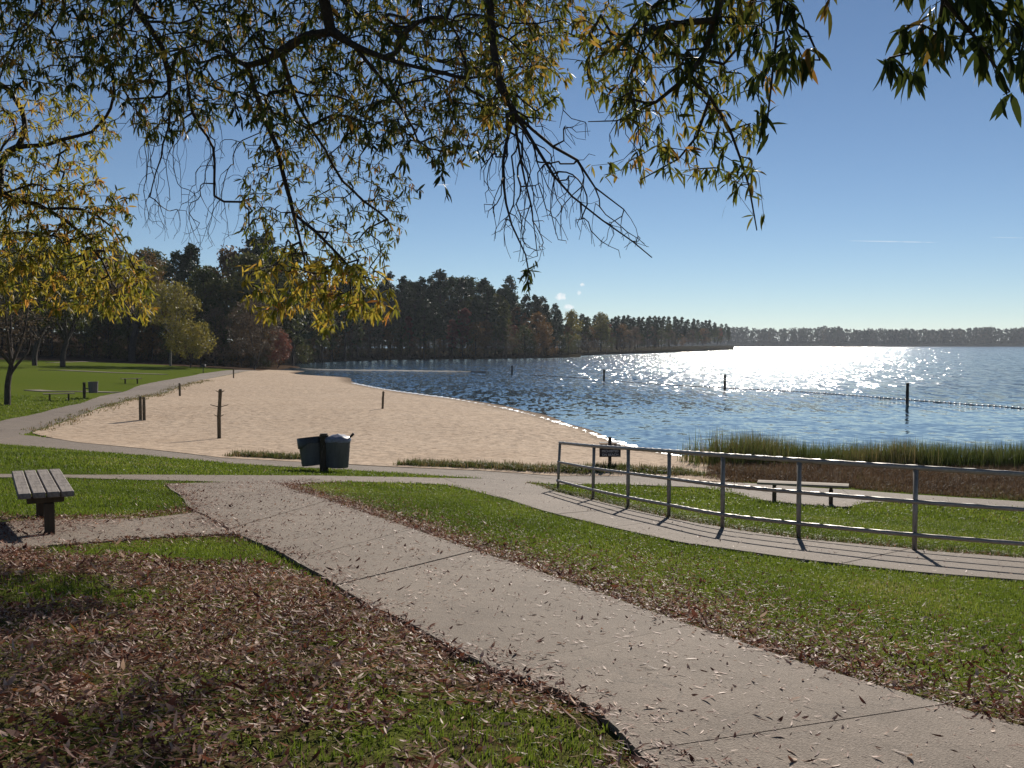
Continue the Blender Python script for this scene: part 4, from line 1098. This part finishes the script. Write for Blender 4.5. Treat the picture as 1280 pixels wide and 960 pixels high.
def clusters(net, ends, per, length, mat, droop=.75, tpl=None, tbase=.5, tvar=.25):
    """leaves in loose whorls at the twig ends, hanging"""
    e = np.array(ends); n = len(e); cnt = R.integers(max(2, per - 3), per + 3, n)
    idx_ = np.repeat(np.arange(n), cnt); m = len(idx_)
    P = net.P[e][idx_]; d = net.P[e] - net.P[net.par[e]]; d /= np.maximum(np.linalg.norm(d, axis=1), 1e-6)[:, None]
    back = R.uniform(0, .13, m) * R.integers(0, 2, m); P = P - d[idx_] * back[:, None] + R.normal(0, .008, (m, 3))
    v = R.normal(0, .62, (m, 3)) + d[idx_] * .5 + np.array([0, 0, -droop]); v /= np.linalg.norm(v, axis=1)[:, None]
    rz = np.arctan2(v[:, 1], v[:, 0]); ry = -np.arcsin(np.clip(v[:, 2], -1, 1)); rx = R.uniform(-1.2, 1.2, m)
    base = np.repeat(np.clip(R.normal(tbase, tvar, n), 0, 1), cnt)
    return P, euler_m(rz, ry, rx), length * R.uniform(.6, 1.2, m), np.clip(base + R.normal(0, .12, m), 0, 1)
def sample_region(poly, n, d0, d1):
    us = [p[0] for p in poly]; vs = [p[1] for p in poly]; out = []
    while len(out) < n:
        u, v = R.uniform(min(us), max(us)), R.uniform(min(vs), max(vs))
        if in_poly(np.array([u]), np.array([v]), poly)[0]: out.append(np.array(at(u, v, R.uniform(d0, d1))))
    return out
def px_line(pl): return [at(u, v, d) for u, v, d in pl]

def oak(name, base, fork_h, trunk_r, label, limbs, subs, regions, bare, single_max=0):
    z0 = tz(base[0], base[1]); t = empty(name, (base[0], base[1], z0)); tag(t, label, 'tree', 'oaks overhanging the path'); O = np.array([base[0], base[1], z0])
    b = MB(); B = Vector((0, 0, 0)); top = fork_h + 3.5
    prof = [(-.5, 1.6), (0, 1.35), (.35, 1.08), (1.2, 1.0), (fork_h, .9), (fork_h + 1.6, .6), (top, .3)]
    b.tube([(R.normal(0, .02), R.normal(0, .02), h) for h, k in prof], [trunk_r * k for h, k in prof], 16); b.build('trunk', M['bark'], t, True)
    net = Net()
    for li, (h, r0, r1, pl) in enumerate(limbs):
        st = Vector((base[0], base[1], z0 + h)); pts = px_line(pl)
        mid = st.lerp(pts[0], .5) + Vector((0, 0, .5)); net.polyline([st, mid] + pts, -1, r0, r1, li)
    for pl, r0, r1 in subs:
        pts = px_line(pl); i = net.nearest(np.array(pts[0])); net.polyline([Vector(net.P[i])] + pts[1:], i, r0, r1, net.limb[i])
    leaf_parts = []
    for mat, poly, n, d0, d1, per, ln, tb, drp in regions:
        ends = net.grow(sample_region(poly, int(n * (2.5 if n > 100 else 1.25)), d0, d1)); leaf_parts.append((mat,) + clusters(net, ends, per, ln, mat, drp, tbase=tb))
    for poly, n, d0, d1 in bare: net.grow(sample_region(poly, n, d0, d1), wob=.07, up=2.5, arch=.02, step=.06, hang=.7)
    rad = net.radii(); P = net.P[:net.n] - O; par = net.par[:net.n]
    for li in range(len(limbs)):
        sel = net.limb[:net.n] == li; pp = np.where(sel, par, -1)
        V, F_ = tube_net(P, pp, rad); link_mesh('limb', np_mesh('limb', V, F_, smooth=True), M['twig'], t)
    tp2 = leaf_tpl(3, .105, .28); singles = []
    for mat in sorted({l[0] for l in leaf_parts}):
        pr = []
        for l in leaf_parts:
            if l[0] != mat: continue
            _, p, rm, sz, ti = l; keep = np.ones(len(p), bool)
            if single_max:
                o = np.argsort(p[:, 1])[:max(0, single_max - len(singles))]; vis = o[(np.abs(p[o, 0] / np.maximum(p[o, 1], .1)) < .52)]
                for i in vis: singles.append((mat, p[i], rm[i], sz[i], ti[i]))
                keep[vis] = False
            pr.append(stamp(tp2, p[keep] - O, rm[keep], sz[keep], ti[keep]))
        V, F_, T = merge(pr); f = link_mesh('foliage', np_mesh('foliage', V, F_, {'tint': T}), M[mat], t); f['kind'] = 'stuff'
    cache = {}
    for mat, p, rm, sz, ti in singles:
        q = int(ti * 5.99); key = (mat, q)
        if key not in cache:
            tv, tf = leaf_tpl(6, .105, .42); me = np_mesh('leaf', tv, tf, {'tint': np.full(len(tv), q / 6 + .08)}, True); me.materials.append(M[mat]); cache[key] = me
        o = bpy.data.objects.new('leaf', cache[key]); COL.objects.link(o); o.parent = t
        o.matrix_local = Matrix.Translation(p - O) @ Matrix(rm.tolist()).to_4x4() @ Matrix.Scale(sz, 4)
    return t
oak('oak_tree', (-8.6, 7.0), 3.2, .36, 'big oak beside the bench whose drooping olive branches fill the sky',
    [(3.0, .09, .006, [(-260, 60, 11), (-100, 170, 12), (0, 240, 12), (60, 262, 12), (110, 300, 12.2), (150, 370, 12.5), (172, 400, 12.6)]),
     (4.2, .08, .006, [(-200, -180, 9.5), (30, -60, 10), (52, 5, 10.2), (25, 38, 10.3), (8, 75, 10.4), (-6, 120, 10.5)]),
     (4.8, .10, .005, [(-60, -330, 9), (110, -140, 10), (165, 0, 10.5), (203, 60, 10.6), (213, 130, 10.8), (205, 180, 11), (188, 245, 11.2)]),
     (5.4, .12, .012, [(150, -380, 8.4), (340, -160, 9), (405, 0, 9.2), (414, 40, 9.3), (440, 55, 9.3), (480, 72, 9.2), (530, 85, 9.1), (585, 98, 9.0)]),
     (5.7, .10, .010, [(60, -330, 10), (320, -130, 12.8), (430, 0, 14), (500, 60, 14.5), (580, 80, 15), (640, 60, 15.5), (700, 40, 16), (770, 70, 16.5)]),
     (6.0, .09, .004, [(200, -520, 7.4), (480, -260, 7.0), (600, -60, 7.0), (610, 0, 7.0), (618, 65, 7.0), (627, 112, 7.0), (642, 142, 7.0), (665, 178, 7.0), (692, 220, 7.0), (715, 246, 7.0), (752, 275, 7.0), (790, 302, 7.0), (815, 322, 7.0)])],
    [([(213, 90, 10.7), (228, 60, 10.7), (240, 140, 10.8), (266, 185, 10.9), (268, 245, 11)], .02, .006),
     ([(414, 40, 9.3), (385, 45, 9.4), (350, 65, 9.5), (310, 82, 9.6), (280, 62, 9.8), (230, 40, 10)], .04, .015),
     ([(445, 58, 9.3), (455, 75, 9.3), (478, 100, 9.4), (505, 140, 9.5), (522, 175, 9.6)], .02, .006),
     ([(310, 82, 9.6), (325, 130, 10), (345, 185, 10.2), (356, 225, 10.3), (366, 265, 10.2), (376, 305, 10), (381, 340, 9.9)], .025, .008),
     ([(350, 65, 9.5), (372, 130, 10), (405, 185, 10.2), (428, 225, 10.3), (455, 250, 10.4), (485, 275, 10.6)], .022, .006),
     ([(366, 262, 10.2), (395, 290, 10.1), (425, 320, 10), (450, 350, 9.9)], .012, .005),
     ([(640, 140, 7), (632, 180, 7), (628, 225, 6.9), (640, 280, 6.9), (655, 318, 6.9), (661, 340, 6.9)], .014, .004),
     ([(640, 140, 7), (650, 200, 7.1), (662, 255, 7.1), (672, 320, 7.1)], .007, .003),
     ([(668, 150, 7), (690, 185, 7.1), (720, 200, 7.2), (745, 235, 7.2), (780, 262, 7.2)], .008, .003),
     ([(60, 262, 12), (100, 262, 12), (140, 285, 12.2), (175, 350, 12.4)], .02, .006),
     ([(0, 240, 12), (10, 190, 12.4), (60, 180, 12.5), (115, 165, 12.6)], .02, .006)],
    [('leaf_dark', [(-120, -120), (620, -120), (625, 60), (630, 190), (560, 205), (500, 190), (420, 170), (330, 172), (300, 150), (190, 180), (130, 110), (-120, 120)], 830, 8, 12.5, 7, .105, .5, .7),
     ('leaf_olive', [(-120, -120), (610, -120), (625, 60), (630, 190), (560, 205), (500, 190), (420, 170), (330, 172), (300, 150), (190, 180), (130, 110), (-120, 120)], 560, 9, 14, 7, .10, .5, .55),
     ('leaf_olive', [(585, -120), (740, -120), (742, 10), (718, 60), (708, 105), (690, 140), (645, 150), (600, 150)], 170, 6.6, 8.6, 6, .085, .55, .55),
     ('leaf_gold', [(-140, 110), (110, 120), (150, 168), (120, 240), (60, 250), (-140, 240)], 230, 11.5, 13.5, 7, .105, .4, .5),
     ('leaf_gold', [(-140, 285), (120, 288), (195, 330), (190, 398), (145, 398), (100, 388), (-140, 385)], 330, 11.5, 14, 7, .11, .4, .6),
     ('leaf_olive', [(-60, 235), (170, 240), (160, 300), (-60, 292)], 110, 11.5, 13, 7, .115, .6, .6),
     ('leaf_olive', [(298, 170), (450, 168), (522, 230), (500, 300), (470, 335), (400, 335), (330, 322), (300, 290)], 200, 9.8, 11.8, 5, .09, .5, .55),
     ('leaf_gold', [(300, 325), (330, 335), (400, 322), (480, 330), (502, 385), (495, 400), (450, 392), (405, 412), (360, 385), (330, 400), (305, 372)], 104, 9.2, 11.2, 6, .115, .45, .6),
     ('leaf_olive', [(250, -100), (720, -100), (712, 60), (640, 175), (560, 190), (500, 185), (380, 165), (300, 120)], 240, 12.5, 16.5, 7, .11, .5, .6),
     ('leaf_olive', [(600, -120), (790, -120), (802, 110), (765, 150), (742, 110), (715, 60), (702, 140), (640, 165)], 170, 13.5, 17.5, 8, .125, .5, .6),
     ('leaf_dark', [(-400, -420), (640, -420), (640, -120), (-400, -120)], 300, 7, 13, 8, .12, .5, .8),
     ('leaf_dark', [(656, 330), (664, 330), (663, 360), (657, 360)], 8, 6.85, 6.95, 7, .07, .3, .9),
     ('leaf_dark', [(470, 180), (560, 190), (575, 260), (540, 262)], 9, 9, 10, 6, .12, .4, .9)],
    [([(165, 150), (300, 150), (300, 300), (250, 330), (175, 290)], 260, 10.4, 11.6),
     ([(600, 190), (640, 150), (700, 200), (760, 262), (825, 318), (770, 325), (730, 300), (690, 310), (660, 345), (615, 300), (600, 250)], 330, 6.6, 7.4),
     ([(650, 140), (740, 150), (745, 200), (690, 190)], 35, 6.8, 7.3),
     ([(505, 190), (585, 190), (585, 235), (540, 225)], 18, 9, 9.6)])
oak('oak_tree', (4.6, -3.2), 3.4, .34, 'oak whose large dark leaf clusters hang over the open lake view',
    [(3.6, .10, .003, [(1500, -900, 3.0), (1050, -260, 5.0), (905, -40, 5.6), (897, 20, 5.7), (880, 70, 5.8), (858, 95, 5.8), (820, 128, 5.9), (770, 150, 6.0), (735, 152, 6.0)]),
     (4.2, .08, .004, [(1700, -700, 2.4), (1300, -260, 3.5), (1195, -60, 3.9), (1180, 0, 3.95), (1170, 40, 4.0), (1150, 62, 4.0), (1112, 72, 4.0)]),
     (4.6, .09, .004, [(1600, -900, 2.8), (1120, -300, 4.2), (985, -60, 4.6), (975, 10, 4.6), (970, 60, 4.6), (962, 110, 4.6), (958, 160, 4.6)])],
    [([(870, 88, 5.8), (888, 122, 5.9), (912, 165, 6), (935, 228, 6.1), (946, 288, 6.1)], .012, .004),
     ([(888, 122, 5.9), (870, 170, 6), (845, 200, 6.1), (800, 225, 6.2)], .010, .004),
     ([(1180, 0, 3.95), (1215, 45, 4), (1245, 90, 4), (1262, 115, 4)], .009, .004),
     ([(975, 10, 4.6), (1010, 40, 4.5), (1025, 75, 4.5)], .008, .004)],
    [('leaf_dark', [(1110, -60), (1330, -60), (1330, 95), (1280, 95), (1235, 82), (1160, 72), (1130, 40)], 42, 3.7, 4.3, 8, .12, .32, 1.1),
     ('leaf_dark', [(1090, 66), (1118, 66), (1118, 80), (1090, 80)], 2, 3.9, 4.0, 8, .12, .4, 1.2),
     ('leaf_dark', [(1140, 80), (1160, 80), (1160, 98), (1140, 98)], 2, 3.9, 4.0, 8, .12, .3, 1.2),
     ('leaf_dark', [(1250, 100), (1268, 100), (1268, 120), (1250, 120)], 1, 3.9, 4.0, 6, .13, .3, 1.2),
     ('leaf_dark', [(920, -60), (1045, -60), (1035, 60), (1005, 95), (955, 120), (920, 60)], 34, 4.2, 4.9, 7, .11, .42, 1.0),
     ('leaf_dark', [(1005, 60), (1032, 60), (1032, 82), (1005, 82)], 3, 4.4, 4.5, 7, .12, .8, 1.2),
     ('leaf_dark', [(950, 140), (968, 140), (968, 158), (950, 158)], 2, 4.5, 4.6, 8, .12, .35, 1.2),
     ('leaf_dark', [(760, 10), (900, -40), (930, 20), (905, 100), (850, 105), (800, 90), (765, 50)], 42, 5.2, 6.4, 7, .105, .4, .9),
     ('leaf_olive', [(728, 25), (800, 0), (960, 0), (965, 130), (940, 200), (960, 285), (935, 270), (905, 245), (850, 215), (770, 235), (735, 205), (790, 170), (730, 110)], 115, 5.6, 7.4, 6, .095, .5, .7),
     ('leaf_dark', [(700, -500), (1500, -500), (1400, -70), (900, -70)], 160, 3.5, 6, 8, .12, .45, .9)],
    [([(745, 130), (830, 120), (840, 200), (760, 190)], 40, 5.7, 6.2)], single_max=290)

def bare_tree(name, px, py, H, r0, label, group, fork, spread, leaves=None, seed=3, low=False, bark='bark'):
    g = hit(px, py); t = empty(name, g); tag(t, label, 'tree', group); net = Net(9000)
    ids = net.polyline([(0, 0, -.3), (.03 * H * .2, 0, H * fork * .5), (.04 * H, 0, H * fork)], -1, r0, r0 * .75, 0, .3)
    root = ids[-1]; mains = []
    for k in range(6):
        az = k * 1.05 + R.uniform(-.3, .3); rr = spread * R.uniform(.45, .8); top = H * R.uniform(.72, .97)
        p0 = Vector(net.P[root]); e = Vector((math.cos(az) * rr, math.sin(az) * rr, top))
        mains += net.polyline([p0, p0.lerp(e, .45) + Vector((math.cos(az), math.sin(az), 0)) * rr * .18, e], root, r0 * .5, r0 * .1, 0, .3)
    if low: net.polyline([Vector(net.P[ids[-3]]), (H * .10, 0, H * (fork + .02)), (H * .17, 0, H * (fork + .1)), (H * .2, .1, H * (fork + .25))], ids[-3], r0 * .5, r0 * .2, 0, .2)
    n = 420; a = []
    while len(a) < n:
        d = R.uniform(-1, 1, 3)
        if np.linalg.norm(d) < 1: a.append(np.array([d[0] * spread, d[1] * spread, H * (fork + .1) + (d[2] + 1) / 2 * H * (.92 - fork)]))
    ends = net.grow(a, wob=.1, up=-.2, arch=-.03, step=.35, min_i=len(ids) - 1)
    rad = net.radii(.006, .42)
    V, F_ = tube_net(net.P[:net.n], net.par[:net.n], rad); link_mesh('trunk', np_mesh('trunk', V, F_, smooth=True), M[bark], t)
    if leaves:
        mat, cnt, sz = leaves; c = net.P[np.array(ends)]; V, F_, T = sprays(c, np.full(len(c), .5), cnt, sz); link_mesh('crown', np_mesh('crown', V, F_, {'tint': T}), M[mat], t)
    return t
bare_tree('bare_tree', 9, 506, 6.6, .19, 'dark nearly bare small tree with a low side branch on the lawn', 'trees standing on the lawn', .32, 2.7, ('brown_brush', 3, .06), low=True)
bare_tree('lawn_tree', 43, 457, 13, .32, 'dark trunked lawn tree with thin olive crown standing apart from the field path', 'trees standing on the lawn', .22, 5, ('fall_green', 15, .18))
bare_tree('lawn_tree', 78, 458.5, 13, .34, 'dark trunked lawn tree with olive crown beside the pale field path', 'trees standing on the lawn', .22, 5, ('fall_green', 15, .18))
bare_tree('lawn_tree', 165, 451.5, 17, .62, 'thick dark trunked tree at the edge of the wood', 'trees standing on the lawn', .3, 6, ('fall_orange', 12, .18))
bare_tree('lawn_tree', 213, 457.5, 11, .16, 'slender pale trunked tree with yellow green leaves at the lawn edge', 'trees standing on the lawn', .35, 4, ('fall_yellow', 9, .17), bark='pale_bark')
bare_tree('lawn_tree', 238, 459.5, 6, .10, 'small yellow leaved tree at the edge of the wood by the path', 'trees standing on the lawn', .12, 3.2, ('fall_yellow', 10, .15))
bare_tree('shore_tree', 318, 462, 10.5, .16, 'twiggy tan crowned tree at the end of the beach', 'trees at the end of the beach', .1, 4.0, ('brown_brush', 14, .15))
bare_tree('shore_tree', 347, 461, 6.5, .10, 'small russet leaved tree beside the cove', 'trees at the end of the beach', .08, 2.4, ('fall_red', 12, .13))
# ------------------------------------------------------------------ air
hb = MB(); hb.box((900, 2950, 17.5), (10000, 6700, 47)); hz = hb.build('haze', None); tag(hz, 'thin pale air over the lake', 'haze', kind='stuff')
m, nt, out = new_mat('haze'); pv = nt.nodes.new('ShaderNodeVolumePrincipled'); pv.inputs['Color'].default_value = (.80, .88, 1, 1); pv.inputs['Density'].default_value = .00009; pv.inputs['Anisotropy'].default_value = .3
nt.links.new(pv.outputs[0], out.inputs['Volume']); hz.data.materials.append(m)
print('objects', len(bpy.data.objects), 'tris', sum(len(m.polygons) for m in bpy.data.meshes))
